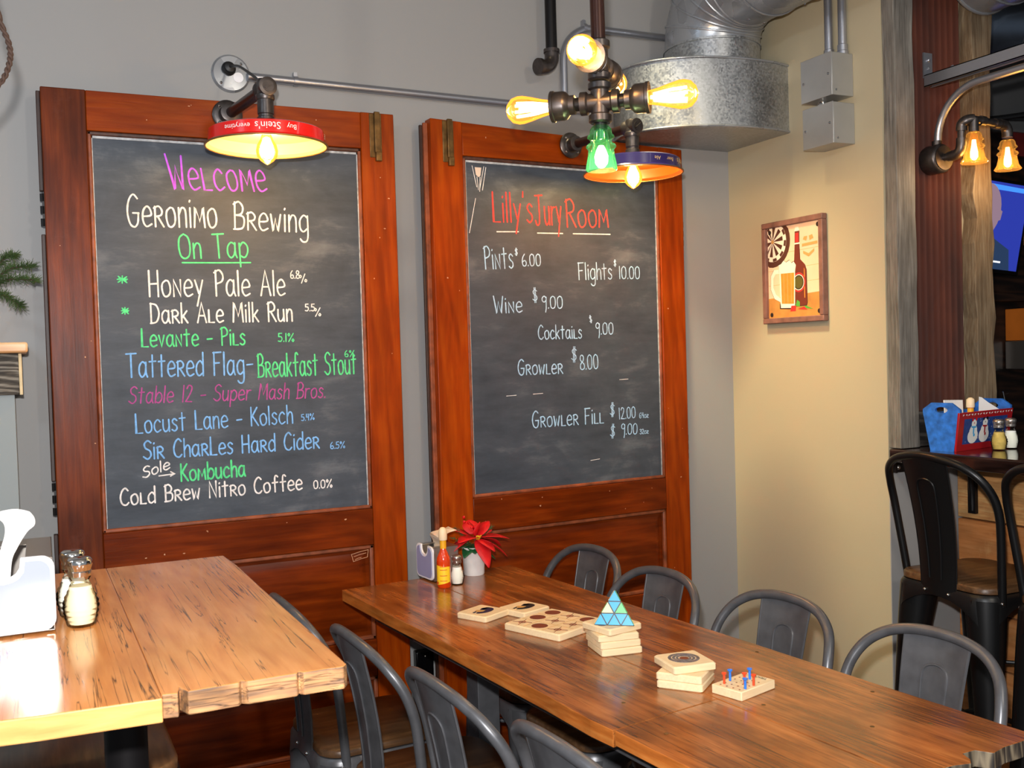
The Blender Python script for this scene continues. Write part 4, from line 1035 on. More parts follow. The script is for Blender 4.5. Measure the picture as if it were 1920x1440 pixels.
# a napkin pulled up into a trumpet-shaped curl
ll = catmull([(-.026, .006, -.06), (-.024, .004, -.01), (-.018, .0, .014), (-.012, -.004, .036), (-.014, -.010, .054), (-.030, -.016, .068), (-.036, -.016, .069)], 5)
rr2 = catmull([(-.010, .006, -.06), (-.006, .004, -.01), (.003, .004, .012), (.017, .006, .034), (.028, .004, .044), (.028, -.002, .056), (.022, -.008, .066)], 5)
mb = MB(); nn_ = 7
for a, b in zip(ll, rr2):
    for k in range(nn_+1): f = k/nn_; p = a.lerp(b, f); mb.v.append((p.x, p.y + .018*math.sin(PI*f), p.z + .006*math.sin(PI*f)*f))
for i in range(len(ll)-1):
    for k in range(nn_): q = i*(nn_+1)+k; mb.quad([q, q+1, q+nn_+2, q+nn_+1])
o = obj('paper_napkin', mb, M['paper'], None, smooth=70, fixn=False); o.modifiers.new('thick', 'SOLIDIFY').thickness = .0008
o.location = (-.018, 1.715, BT+.118); tag(o, 'white napkin curling up out of the dispenser on the oak table', 'napkin')
shaker('pepper_shaker', 'ribbed glass shaker in front, with yellowish seasoning, on the oak table', (.071, 1.712, BT), .108, M['pepper'], M['chrome'], grp=None)
shaker('salt_shaker', 'ribbed glass shaker half hidden behind the front one on the oak table', (.064, 1.785, BT), .108, M['salt'], M['chrome'])

# ------------------------------------------------------------------ wall sconces made of pipe and beer trays
def bent_text(s, size, rad, zc, a_mid, flip=True, inward=False):
    v, f, w = text_faces(s, size); mb = MB()
    for x, y, z in v:
        if flip: x, y = w-x, size*.7-y
        a = a_mid + (x-w/2)/rad*(1 if not inward else -1)
        mb.v.append((rad*math.cos(a), rad*math.sin(a), zc + y - size*.35))
    mb.f = f; mb.m = [0]*len(f)
    return mb

def sconce(label, axis_xy, rimz, flange, teez, outer, inner, inner_lt, lt_out, texts_out, texts_in, energy, wallnormal=(0, -1, 0)):
    x, y = axis_xy
    t = thing('tray_sconce', label, 'wall lamp', (x, y, rimz))
    TR = .163
    # tray hung upside down: flat top, upright wall, rolled lip
    prof_o = [(.0001, .046), (TR-.012, .046), (TR-.006, .042), (TR-.004, .010), (TR+.004, .002)]
    prof_i = [(TR+.002, .0015), (TR-.0065, .010), (TR-.0085, .0405), (TR-.014, .0435), (.0001, .0435)]
    mb = MB(); mb.lathe(prof_o+prof_i, seg=56, cap0=False, cap1=False)
    sh = obj('shade', mb, [outer, inner], t, smooth=40)
    me = sh.data
    for p in me.polygons:
        c = p.center; r_ = math.hypot(c.x, c.y)
        p.material_index = 1 if (c.z < .0436 and (r_ < TR-.009 or p.normal.dot(Vector((c.x, c.y, 0))) < 0) or (r_ < TR-.02 and p.normal.z < 0)) else 0
    mb = MB(); n = 56
    mb.lathe([(TR+.001, .0), (TR+.006, .0), (TR+.006, .004), (TR+.001, .004), (TR+.001, .0)], seg=n, cap0=False, cap1=False)
    obj('rolled_rim', mb, M['trayrim'], sh)
    for s, size, a in texts_out: obj('lettering', bent_text(s, size, TR-.0022, .0255, R(a)), lt_out, sh, smooth=0, fixn=False)
    for s, size, a, rr_ in texts_in:
        v, f, w = text_faces(s, size); mb = MB()
        for px_, py_, _ in v:
            aa = R(a) - (px_-w/2)/rr_; q = rr_ - py_ + size*.35
            mb.v.append((q*math.cos(aa), q*math.sin(aa), .0430))
        mb.f = f; mb.m = [0]*len(f); obj('lettering', mb, inner_lt, sh, smooth=0, fixn=False)
    tz = teez-rimz
    # threaded socket stack
    obj('socket', MB().lathe([(.026, .046), (.030, .050), (.027, .060), (.024, .070), (.024, .082), (.0205, .084), (.0205, .090), (.0225, .092), (.0225, tz-.03), (.019, tz-.028)], seg=24), M['iron'], t, smooth=40)
    mb = MB(); mb.lathe([(.024, tz-.034), (.026, tz-.030), (.026, tz-.020), (.022, tz-.016), (.022, tz+.018), (.020, tz+.024), (.0001, tz+.026)], seg=22, cap1=False)
    fx, fy, fz = Vector(flange) - Vector((x, y, rimz))
    dirv = (Vector((fx, fy, 0))).normalized()
    mb.lathe([(.018, -.010), (.022, -.006), (.022, .012), (.026, .018), (.026, .030), (.018, .032)], (0, 0, tz), dirv, 22)
    mb.lathe([(.022, .0), (.022, .014), (.0255, .018), (.0255, .028), (.021, .029)], (0, 0, tz), -dirv, 22)
    mb.lathe([(.016, .029), (.016, .031)], (0, 0, tz), -dirv, 18)
    obj('tee_fitting', mb, M['iron'], t, smooth=40)
    b = -dirv; side = b.cross(Vector((0, 0, 1)))
    c = Vector((0, 0, tz)) + b*.031; q = Vector((0, 0, 1))*.6 - side*.8
    q2 = side*.6 + Vector((0, 0, 1))*.8
    mb = MB(); mb.prism([c+q*.013+q2*.0025, c+q*.013-q2*.0025, c-q*.013-q2*.0025, c-q*.013+q2*.0025], [v+b*.004 for v in (c+q*.013+q2*.0025, c+q*.013-q2*.0025, c-q*.013-q2*.0025, c-q*.013+q2*.0025)])
    obj('plug_bar', mb, M['iron'], t)
    F = Vector((fx, fy, fz)); S = Vector((0, 0, tz)) + dirv*.03; E = Vector((F.x, F.y, tz))
    obj('arm_pipe', MB().tube([S, E], .0165, 18), M['rustpipe'], t)
    mb = MB(); wn = Vector(wallnormal)
    mb.lathe([(.046, 0), (.046, .006), (.042, .009), (.028, .010), (.0245, .014), (.0245, .034), (.0265, .036), (.0265, .044), (.018, .046)], Vector((F.x, F.y, tz)), wn, 28)
    fl = obj('wall_flange', mb, M['iron'], t, smooth=40)
    mb = MB()
    for k in range(4):
        a = R(45+90*k); u = wn.cross(Vector((0, 0, 1))).normalized()
        mb.ball(Vector((F.x, F.y, tz)) + wn*.0095 + u*.035*math.cos(a) + Vector((0, 0, 1))*.035*math.sin(a), .005, 8)
    obj('screw', mb, M['chrome'], fl)
    # bulb
    blb = obj('bulb', MB().lathe([(.012, .045), (.013, .034), (.018, .022), (.027, .006), (.0305, -.010), (.028, -.026), (.018, -.038), (.006, -.046), (.0001, -.049)], seg=24, cap1=False), M['amber'], t, smooth=70)
    obj('filament', MB().lathe([(.0001, .030), (.009, .026), (.017, .006), (.020, -.010), (.016, -.024), (.006, -.032), (.0001, -.034)], seg=16, cap0=False, cap1=False), M['corewhite'], blb, smooth=70)
    point_light('sconce_bulb_light', (x, y, rimz-.008), energy, (1.0, .74, .42), .028)
    return t

L1 = sconce('pipe sconce with a red beer tray shade above the beer list board', (.642, 2.850), 2.072, (.602, 3.199, 2.236), 2.236, M['redtray'], M['trayin'], M['ltbrown'], M['ltwhite'],
       [("Buy", .019, -78), ("Stein's", .027, -101), ("everytime", .019, -131), ("ALE", .020, -20)], [("STEIN'S", .026, -70, .120), ("ALE", .024, -30, .120), ("SERVED", .022, -112, .124)], 9.0)
L2 = sconce('pipe sconce with a dark violet beer tray shade above the price board', (1.880, 2.900), 2.070, (1.826, 3.228, 2.228), 2.228, M['bluetray'], M['trayin2'], M['ltgold'], M['ltgold'],
       [("Schmidt's", .026, -42), ("Beer", .017, -74), ("Ale", .017, -93)], [], 11.0, wallnormal=(math.sin(A2), -math.cos(A2), 0))

# ceiling rose plate on the wall with the cord to the first sconce
t = thing('wall_box_cover', 'round zinc cover plate with black cord plug above the red tray sconce', 'cover plate', (.636, WY, 2.392))
obj('plate', MB().lathe([(.060, 0), (.060, .004), (.054, .010), (.0001, .012)], axis=(0, -1, 0), seg=36, cap1=False), M['galv2'], t, smooth=30)
obj('cord_grip', MB().lathe([(.022, .010), (.022, .020), (.015, .026), (.015, .040), (.006, .044)], (-.008, 0, .012), (0, -1, 0), 20), M['cord'], t, smooth=40)
obj('sticker', MB().lathe([(.016, .0115), (.016, .0125)], (.022, 0, -.012), (0, -1, 0), 18), M['whiteplastic'], t)
mb = MB()
for a in (45, 225): mb.ball((.045*math.cos(R(a)), -.009, .045*math.sin(R(a))), .005, 8)
obj('screw', mb, M['chrome'], t)
mb = MB(); mb.tube(catmull([(.628, 3.258, 2.404), (.637, 3.18, 2.385), (.643, 3.08, 2.343), (.642, 2.96, 2.292), (.638, 2.892, 2.258)], 7), .0042, 8)
tag(obj('power_cord', mb, M['cord']), 'short black cord looping from the wall plate to the red tray sconce', 'cord')
mb = MB(); mb.tube(catmull([(1.70, 3.05, 2.40), (1.74, 3.0, 2.36), (1.80, 2.98, 2.30), (1.84, 2.965, 2.25)], 7), .0035, 8)

# conduit along the back wall
def conduit(label, pts, r=.0135, straps=(), name='conduit'):
    t = thing(name, label, 'conduit', (0, 0, 0))
    obj('tube', MB().tube(pts, r, 14), M['zinc'], t, smooth=60)
    for p, d in straps:
        mb = MB(); mb.tube([Vector(p)-Vector(d)*.007, Vector(p)+Vector(d)*.007], r+.003, 14); 
        n = Vector((0, 0, 1)); mb.box(p[0]-.006, p[0]+.006, p[1]-.002, p[1]+.016, p[2]+r, p[2]+r+.016)
        obj('strap', mb, M['zinc'], t)
    return t
yc = WY-.0175
conduit('straight zinc conduit along the back wall between the two sconces', [(.686, yc, 2.384), (1.25, yc, 2.378), (1.93, yc, 2.371)], straps=(((.84, yc, 2.3825), (1, 0, 0)), ((1.70, yc, 2.3735), (1, 0, 0))))
bend = [(1.838, yc, 2.388), (1.838, yc, 2.52)] + [(1.838+.13*(1-math.cos(R(a))), yc, 2.55+.13*math.sin(R(a))) for a in range(0, 91, 10)] + [(2.15, yc, 2.681), (2.58, yc, 2.683)]
conduit('zinc conduit bending up behind the pendant towards the duct', bend, straps=(((1.93, yc, 2.679), (1, 0, 0)),))

# gas pipe with an elbow
t = thing('gas_pipe', 'black pipe dropping from the ceiling with an open elbow, left of the pendant', 'pipe', (1.755, 3.22, 2.50))
obj('pipe', MB().tube([(0, 0, .035), (0, 0, .85)], .0205, 18), M['ironblack'], t)
el = [(-.045*(1-math.cos(R(a)))-0.0, -.012*(1-math.cos(R(a))), .040-.045*math.sin(R(a))) for a in range(0, 91, 10)] + [(-.062, -.016, -.006)]
mb = MB(); mb.tube([(0, 0, .06)]+el, .0255, 18); mb.lathe([(.029, .052), (.029, .064)], seg=20)
mb.tube([(-.052, -.0135, -.005), (-.066, -.017, -.007)], .029, 20)
obj('elbow', mb, M['iron'], t, smooth=50)

# ------------------------------------------------------------------ pipe pendant over the long table
PC = Vector((1.206, 1.990, 2.040))
t = thing('pipe_pendant', 'hanging pipe cross fixture with amber bulbs and a green glass insulator over the long table', 'pendant lamp', PC)
DA = Vector((.742, -.670, 0)); DB = Vector((-.670, -.742, 0)); ZU = .088; DF = Vector((-.670, -.742, -.12)).normalized()
obj('stem', MB().tube([(0, 0, ZU+.05), (-.004, .004, .70), (-.006, .006, 1.31)], .0165, 18), M['rustpipe'], t)
obj('ceiling_flange', MB().lathe([(.045, 1.310), (.045, 1.304), (.026, 1.300), (.024, 1.275)], (-.006, .006, 0), seg=24), M['iron'], t)
mb = MB()
mb.lathe([(.022, ZU-.040), (.026, ZU-.036), (.026, ZU-.024), (.021, ZU-.020), (.021, ZU+.030), (.026, ZU+.034), (.026, ZU+.048), (.020, ZU+.052)], seg=22)
for d in (DF, -DB): mb.lathe([(.021, 0), (.021, .026), (.026, .030), (.026, .042), (.020, .044)], (0, 0, ZU), d, 22)
obj('upper_cross', mb, M['iron'], t, smooth=40)
mb = MB()
mb.lathe([(.022, -.048), (.0265, -.044), (.0265, -.030), (.021, -.026), (.021, .026), (.0265, .030), (.0265, .042), (.020, .046)], seg=22)
for d in (DA, -DA): mb.lathe([(.021, 0), (.021, .026), (.0265, .030), (.0265, .044), (.020, .046)], (0, 0, 0), d, 22)
obj('lower_cross', mb, M['iron'], t, smooth=40)
for d, z0 in ((DA, 0), (-DA, 0), (DF, ZU), (-DB, ZU)):
    o = Vector((0, 0, z0)); up_ = 0.0
    obj('nipple', MB().lathe([(.0155, .044), (.0155, .060)], o, d, 18), M['ironblack'], t)
    obj('bulb_socket', MB().lathe([(.018, .056), (.022, .058), (.022, .070), (.031, .078), (.033, .084), (.033, .104), (.0355, .106), (.0355, .113), (.028, .114), (.026, .100)], o, d, 24), M['iron'], t, smooth=40)
    g = obj('bulb', MB().lathe([(.015, .108), (.0165, .118), (.020, .135), (.027, .160), (.0318, .180), (.032, .192), (.028, .206), (.016, .217), (.006, .220), (.0001, .2225)], o, d, 24, cap1=False), M['amber'], t, smooth=70)
    mb = MB()
    u = d.cross(Vector((0, 0, 1))); w = Vector((0, 0, 1))
    for k in range(7):
        a = 2*PI*k/7; e = u*math.cos(a)+w*math.sin(a)
        mb.tube([o+d*.122+e*.007, o+d*.160+e*.0135, o+d*.196+e*.016], .0034, 6)
    mb.lathe([(.004, .115), (.006, .14), (.005, .19), (.0001, .192)], o, d, 10, cap1=False)
    obj('filament', mb, M['core'], g, smooth=60)
    point_light('pendant_bulb_light', PC+o+d*.172, 2.6, (1.0, .62, .30), .022)
obj('nipple', MB().lathe([(.0155, -.046), (.0155, -.062)], seg=18), M['ironblack'], t)
def insulator(mb, s=1.0, skirt=.036):
    prof = [(.012, 0), (.020, -.003), (.0245, -.010), (.0255, -.020), (.030, -.024), (.031, -.028), (.0245, -.033), (.0245, -.040), (.032, -.044), (.0345, -.049), (.029, -.056), (.030, -.066), (.034, -.086), (skirt, -.100), (skirt-.003, -.103), (.030, -.098), (.026, -.066), (.020, -.05), (.016, -.02), (.012, -.004)]
    return mb.lathe([(r_*s, z*s) for r_, z in prof], seg=30, cap0=False, cap1=False)
g = obj('glass_insulator', insulator(MB()), M['greenglass'], t, smooth=60); 
for v in g.data.vertices: v.co.z -= .052
obj('lamp_core', MB().lathe([(.011, -.062), (.013, -.085), (.0001, -.088)], seg=14, cap1=False), M['chrome'], g)
obj('bulb', MB().lathe([(.006, -.098), (.011, -.108), (.0155, -.122), (.014, -.138), (.007, -.147), (.0001, -.149)], seg=18, cap1=False), M['corewhite'], g, smooth=70)
point_light('insulator_bulb_light', PC+Vector((0, 0, -.168)), 0.7, (1.0, .80, .45), .02)

# ------------------------------------------------------------------ ducts
t = thing('air_diffuser', 'speckled galvanized corner diffuser drum under the round duct', 'air diffuser', (2.593, 3.30, 2.265))
arc = catmull([(-.535, 0, 0), (-.560, -.13, 0), (-.510, -.245, 0), (-.400, -.335, 0), (-.240, -.380, 0), (-.09, -.382, 0), (0, -.362, 0)], 7)
prof = [(p.x, p.y) for p in arc] + [(-.002, -.002)]
def sc(z, k=1.0): return [(x*k, y*k, z) for x, y in prof]
obj('drum', MB().rings([sc(0), sc(.250)]), M['galv'], t, smooth=30)
mb = MB()
for z0 in (.001, .243): mb.tube([(p.x*1.004, p.y*1.004, z0+.004) for p in arc], .0045, 8)
obj('seam_bead', mb, M['galv2'], t, smooth=60)
mb = MB(); mb.box(-.20, -.17, -.005, -.001, -.10, .0)
cx, cy = -.222, -.200
# round duct: collar, gored elbow, run towards the front of the room
t = thing('round_duct', 'round galvanized duct curving from the corner diffuser towards the front of the room', 'duct', (2.593+cx, 3.30+cy, 2.5185))
dr = .176
def circ(c, n_, r_, seg=40):
    n_ = Vector(n_).normalized(); u = Vector((1, 0, 0)); w = n_.cross(u)
    return [Vector(c) + u*r_*math.cos(2*PI*k/seg) + w*r_*math.sin(2*PI*k/seg) for k in range(seg)]
mb = MB(); mb.rings([circ((0, 0, 0), (0, 0, 1), dr), circ((0, 0, .065), (0, 0, 1), dr), circ((0, 0, .066), (0, 0, 1), dr+.004), circ((0, 0, .074), (0, 0, 1), dr+.004), circ((0, 0, .075), (0, 0, 1), dr)], False, False)
obj('collar', mb, M['galv'], t, smooth=40)
Rb = .205; z0 = .075; gores = 5; rg = []
for k in range(gores+1):
    a = R(90*k/gores)
    c = Vector((0, -Rb*(1-math.cos(a)), z0+Rb*math.sin(a))); n_ = Vector((0, -math.sin(a), math.cos(a)))
    rg.append(circ(c, n_, dr))
mb = MB(); mb.rings(rg, False, False)
obj('elbow', mb, M['galv2'], t, smooth=15)
mb = MB()
for q in rg[1:]:
    mb.tube(q+[q[0]], .0045, 6)
obj('seam_bead', mb, M['galv2'], t, smooth=60)
yE = -Rb; zE = z0+Rb
mb = MB(); mb.rings([circ((0, yE, zE), (0, -1, 0), dr), circ((0, -3.0, zE), (0, -1, 0), dr)], False, False)
obj('straight_run', mb, M['galv2'], t, smooth=40)
mb = MB()
for yy in (yE-.12, yE-.30, yE-.9, yE-1.5): q = circ((0, yy, zE), (0, -1, 0), dr+.002); mb.tube(q+[q[0]], .0045, 6)
obj('seam_bead', mb, M['galv2'], t, smooth=60)
mb = MB()
for (a, yy) in ((-70, yE-.02), (-100, yE-.05), (-60, yE-.2), (-120, yE-.28)):
    mb.ball((dr*math.cos(R(a)), yy, zE+dr*math.sin(R(a))), .005, 8)
obj('screw', mb, M['chrome'], t)
mb = MB()
for yy in (yE-.5, yE-2.2): mb.box(-.003+dr*0, .003, yy-.012, yy+.012, zE+dr-.004, 3.35-2.515)
obj('hanger_strap', mb, M['galv2'], t)
# second round duct over the bar, seen from below
t = thing('round_duct', 'round duct over the bar at the top right, its seam ring facing the wall', 'duct', (2.985, 2.42, 2.775))
mb = MB(); q0 = circ((0, 0, 0), (0, -1, 0), .185); q1 = circ((0, -2.4, 0), (0, -1, 0), .185); mb.rings([q0, q1], True, False)
obj('straight_run', mb, M['galv2'], t, smooth=40)
mb = MB(); mb.tube(q0+[q0[0]], .007, 8); q = circ((0, -.10, 0), (0, -1, 0), .186); mb.tube(q+[q[0]], .004, 8)
obj('seam_bead', mb, M['galv2'], t, smooth=60)
mb = MB(); mb.box(-.003, .003, -.52, -.49, .18, .385); mb.box(-.003, .003, -1.82, -1.79, .18, .385); obj('hanger_strap', mb, M['galv2'], t)
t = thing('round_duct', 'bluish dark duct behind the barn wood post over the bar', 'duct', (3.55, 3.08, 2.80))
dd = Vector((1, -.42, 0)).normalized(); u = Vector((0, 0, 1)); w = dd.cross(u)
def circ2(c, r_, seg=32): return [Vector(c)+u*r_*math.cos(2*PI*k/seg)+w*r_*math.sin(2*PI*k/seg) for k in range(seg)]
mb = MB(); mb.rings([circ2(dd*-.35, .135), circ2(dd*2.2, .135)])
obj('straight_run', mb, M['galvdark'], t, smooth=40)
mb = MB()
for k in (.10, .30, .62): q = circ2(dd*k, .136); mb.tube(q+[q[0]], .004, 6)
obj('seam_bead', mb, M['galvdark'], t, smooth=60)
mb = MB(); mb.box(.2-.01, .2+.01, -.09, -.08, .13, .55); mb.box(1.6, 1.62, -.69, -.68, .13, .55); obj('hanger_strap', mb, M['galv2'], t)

# ------------------------------------------------------------------ right wall: steel boxes, picture
bx0 = 2.495
def steel_box(label, z0, z1, y0, y1, slope, stub):
    t = thing('steel_box', label, 'electrical box', (RX, (y0+y1)/2, z0), 0, 'stacked grey steel boxes')
    hy = (y1-y0)/2; d = RX-bx0; h = z1-z0
    obj('body', MB().box(-d+.003, 0, -hy, hy, 0, h), M['box'], t, bevel=.002)
    obj('front_cover', MB().box(-d, -d+.0032, -hy-.001, hy+.001, -.001, h+.001), M['box'], t, bevel=.001)
    mb = MB()
    for yy, zz in ((hy-.014, h*.45), (-hy+.014, h*.5)): mb.ball((-d-.001, yy, zz), .0048, 8)
    mb.ball((-d+.02, -hy-.001, h*.12), .004, 8)
    obj('screw', mb, M['chrome'], t)
    if stub: obj('connector', MB().lathe([(.016, 0), (.019, -.004), (.019, -.020), (.015, -.0245)], (-d*.5, .02, 0), (0, 0, 1), 18), M['chrome'], t)
steel_box('upper grey steel box on the right wall under two conduits', 2.322, 2.466, 2.615, 2.762, 0, True)
steel_box('lower grey steel box on the right wall, directly under its twin', 2.160, 2.298, 2.612, 2.757, 0, False)
for yy, lb in ((2.705, 'left of two short zinc conduits rising from the upper steel box'), (2.640, 'right of two short zinc conduits rising from the upper steel box')):
    t = thing('conduit', lb, 'conduit', (RX-.021, yy, 2.467), 0, 'conduits above the steel boxes')
    obj('tube', MB().tube([(0, 0, .0), (0, 0, .88)], .0145, 16), M['zinc'], t)
    obj('connector', MB().lathe([(.0195, 0), (.0195, .012), (.0175, .014), (.0175, .034), (.015, .036)], seg=18), M['zinc'], t)

t = thing('framed_picture', 'framed picture of a beer mug, a brown bottle and a dartboard on the tan wall', 'picture', (RX, 2.915, 1.755))
PWd, PHt, fr = .163, .191, .021          # half sizes; local: +y is left as seen
M['frame'] = plain('weathered_picture_frame', lin(128, 88, 76), .6, noise=.28, nscale=28)
mb = MB()
for (ya, yb, za, zb) in ((-PWd, PWd, PHt-fr, PHt), (-PWd, PWd, -PHt, -PHt+fr), (-PWd, -PWd+fr, -PHt+fr, PHt-fr), (PWd-fr, PWd, -PHt+fr, PHt-fr)): mb.box(-.026, -.001, ya, yb, za, zb)
obj('frame', mb, M['frame'], t, bevel=.003)
pm = [plain('print_pale_planks', lin(240, 204, 170), .6, noise=.06, nscale=12), plain('print_ochre_table', lin(198, 136, 66), .6, noise=.2, nscale=20), plain('print_dark_brown', lin(84, 44, 30), .6), plain('print_cream', lin(250, 236, 214), .6),
      plain('print_orange_beer', lin(240, 138, 46), .6, noise=.12, nscale=40), plain('print_red', lin(216, 50, 44), .6), plain('print_green', lin(84, 166, 60), .6), plain('print_bottle_brown', lin(112, 44, 28), .6), plain('print_tan_emblem', lin(206, 156, 90), .6), plain('print_near_black', lin(40, 26, 24), .6), plain('print_olive', lin(92, 86, 30), .6)]
W_, H_ = PWd-fr+.001, PHt-fr+.001
class Pic(MB):
    lay = 0
    def shape(self, m_, pts):
        """pts in 0..1, u to the right as seen, v up"""
        self.lay += 1; self.cur = m_
        self.poly([(-.0125 - .000015*self.lay, W_ - 2*W_*u_, -H_ + 2*H_*v_) for u_, v_ in pts]); return self
pc = Pic(); pc.cur = 0; pc.box(-.0125, -.004, -W_, W_, -H_, H_)
pc.shape(1, [(0, 0), (1, 0), (1, .255), (0, .22)])
for v_ in (.36, .52, .70): pc.shape(8, [(0, v_), (1, v_+.02), (1, v_+.024), (0, v_+.004)])
asp = W_/H_
def disc(cx_, cy_, r_, a0=0, a1=360, n=28): return [(min(1, max(0, cx_+r_*math.cos(R(a0+(a1-a0)*k/n)))), min(1, max(0, cy_+r_*asp*math.sin(R(a0+(a1-a0)*k/n))))) for k in range(n+1)]
dcx, dcy = .10, .845
pc.shape(2, disc(dcx, dcy, .34)); pc.shape(3, disc(dcx, dcy, .265))
for k in range(20):
    if k % 2 == 0:
        a = 18*k; w_ = disc(dcx, dcy, .20, a, a+18, 3); pc.shape(2, w_+[(dcx, dcy)])
        o1 = disc(dcx, dcy, .262, a+18, a+36, 3); i1 = disc(dcx, dcy, .222, a+18, a+36, 3); pc.shape(2, o1+i1[::-1])
pc.shape(8, disc(dcx, dcy, .028, n=12))
# bottle
bt = [(.50, .12), (.72, .12), (.735, .15), (.73, .50), (.70, .56), (.615, .62), (.605, .80), (.61, .93), (.53, .93), (.525, .80), (.51, .62), (.49, .55)]
pc.shape(9, [(x+.008, y-.006) for x, y in bt]); pc.shape(7, bt); pc.shape(5, [(.535, .80), (.60, .80), (.60, .90), (.54, .90)]); pc.shape(3, [(.525, .92), (.615, .92), (.60, .965), (.54, .965)])
pc.shape(3, [(.515, .78), (.62, .78), (.62, .795), (.515, .795)]); pc.shape(4, [(.685, .2), (.70, .2), (.70, .5), (.685, .52)])
pc.shape(5, disc(.585, .37, .125)); pc.shape(3, disc(.585, .37, .102)); pc.shape(9, disc(.585, .37, .092)); pc.shape(10, disc(.585, .37, .078))
# mug
pc.shape(9, [(.22, .10), (.52, .085), (.53, .14), (.22, .16)])
hd = [(.27, .53), (.12, .535), (.055, .47), (.05, .32), (.12, .215), (.26, .165), (.27, .20), (.15, .26), (.10, .34), (.105, .44), (.15, .485), (.27, .49)]
pc.shape(9, [(x-.006, y) for x, y in hd]); pc.shape(3, hd)
pc.shape(3, [(.235, .14), (.51, .125), (.525, .57), (.225, .58)]); pc.shape(4, [(.26, .155), (.49, .145), (.505, .48), (.25, .485)])
for u_ in (.30, .37, .44): pc.shape(8, [(u_, .16), (u_+.012, .16), (u_+.012, .48), (u_, .48)])
fo = [(.22, .49), (.52, .48), (.54, .56), (.50, .60), (.46, .585), (.42, .62), (.36, .60), (.31, .625), (.26, .59), (.21, .58)]
pc.shape(9, [(x-.004, y+.006) for x, y in fo]); pc.shape(3, fo); pc.shape(3, [(.24, .11), (.50, .10), (.50, .14), (.24, .15)])
pc.shape(6, [(.52, .12), (.60, .11), (.60, .16), (.55, .185)]); pc.shape(6, [(.58, .10), (.84, .075), (.72, .115)]); pc.shape(5, [(.42, .065), (.52, .065), (.53, .125), (.44, .125)]); pc.shape(5, [(.56, .085), (.74, .07), (.68, .11)])
# pale emblem: two leaves over a bar and a chevron
pc.shape(8, [(.68, .82), (.74, .80), (.76, .85), (.70, .85)]); pc.shape(8, [(.80, .80), (.87, .82), (.85, .86), (.79, .85)]); pc.shape(8, [(.66, .745), (.94, .755), (.94, .785), (.66, .775)]); pc.shape(8, [(.68, .70), (.78, .665), (.88, .71), (.88, .68), (.78, .63), (.68, .67)])
for (u_, v_) in ((.05, .95), (.95, .955), (.06, .04), (.95, .05)): pc.shape(9, disc(u_, v_, .03, n=12))
obj('print', pc, pm, t, smooth=0, fixn=False)

# ------------------------------------------------------------------ barn wood posts and corrugated steel at the end of the wall
def rough_post(name, label, x0, x1, y0, y1, z0, z1, mat_, seed, amp=.006):
    rr = random.Random(seed); mb = MB(); rg = []; n = 26
    for k in range(n+1):
        z = z0+(z1-z0)*k/n; a = [rr.uniform(-amp, amp) for _ in range(4)]
        rg.append([(x0+a[0], y0+abs(a[2])*.4, z), (x1+a[1], y0+abs(a[3])*.4, z), (x1+a[1], y1, z), (x0+a[0], y1, z)])
    mb.rings(rg)
    return tag(obj(name, mb, mat_, None, smooth=0, bevel=.003), label, 'post')
rough_post('barn_wood_post', 'grey weathered barn wood post at the edge of the tan wall', 2.597, 2.684, PY-.052, PY-.001, 1.128, 3.348, M['barn'], 3, .003)
rough_post('barn_wood_post', 'brown ragged barn wood post right of the corrugated steel', 2.957, 3.046, PY-.060, PY-.001, 1.128, 3.348, M['barnbrown'], 9, .010)
mb = MB(); n = 72; fr_, bk = [], []
for k in range(n+1):
    x = 2.688+(.256)*k/n; y = PY-.013+.0105*math.cos(2*PI*k/8)
    fr_.append((x, y)); bk.append((x, y+.0015))
ring = fr_+bk[::-1]
mb.rings([[(x, y, 1.246) for x, y in ring], [(x, y, 3.346) for x, y in ring]])
tag(obj('corrugated_panel', mb, M['rust'], None, smooth=50), 'rust brown corrugated steel panel between the two barn wood posts', 'metal panel')
tag(obj('kick_board', MB().box(2.688, 2.944, PY-.030, PY-.001, 1.128, 1.245), M['barndark'], None, bevel=.003), 'dark barn board under the corrugated steel, behind the blue caddy', 'board')

# ------------------------------------------------------------------ bar
CZ = 1.126
t = thing('bar_counter', 'dark glossy bar counter with planked front along the right', 'bar counter', (2.9, 1.4, 0))
bx_, by_ = 2.9, 1.4
obj('counter_top', MB().box(2.590-bx_, 3.42-bx_, .45-by_, PY-.054-by_+.05, CZ-.045, CZ), M['counter'], t, bevel=.006)
zz = 0.0
pl = [(0.02, .19), (.195, .37), (.375, .555), (.56, .70), (.705, .865), (.87, 1.08)]
for k, (a, b) in enumerate(pl):
    obj('front_plank', MB().box(2.907-bx_, 2.932-bx_, .50-by_, PY-.006-by_, a, b), M['plankred'] if k == 5 else M['plank'], t, bevel=.003)
obj('core', MB().box(2.933-bx_, 3.30-bx_, .50-by_, PY-.006-by_, 0, 1.08), M['barndark'], t)
mb = MB()
for (yy, zz) in ((2.42, .62), (2.02, .62), (2.42, .25), (2.10, .78)): mb.lathe([(.011, 0), (.009, .006), (.0001, .008)], (2.907-bx_, yy-by_, zz), (-1, 0, 0), 12, cap1=False)
obj('bolt_head', mb, M['steel'], t)
mb = MB(); mb.tube(catmull([(2.875-bx_, 2.40-by_, CZ-.047), (2.885-bx_, 2.41-by_, 1.02), (2.897-bx_, 2.415-by_, .96), (2.900-bx_, 2.415-by_, .90)], 5), .010, 10); mb.box(2.893-bx_, 2.9069-bx_, 2.40-by_, 2.43-by_, .89, CZ-.046)
obj('counter_bracket', mb, M['ironblack'], t)
mb = MB(); mb.box(2.605-bx_, 2.70-bx_, PY-.012-by_, PY-.005-by_, 1.045, 1.080); mb.box(2.605-bx_, 2.612-bx_, PY-.012-by_, PY-.02-by_, 1.045, 1.080)
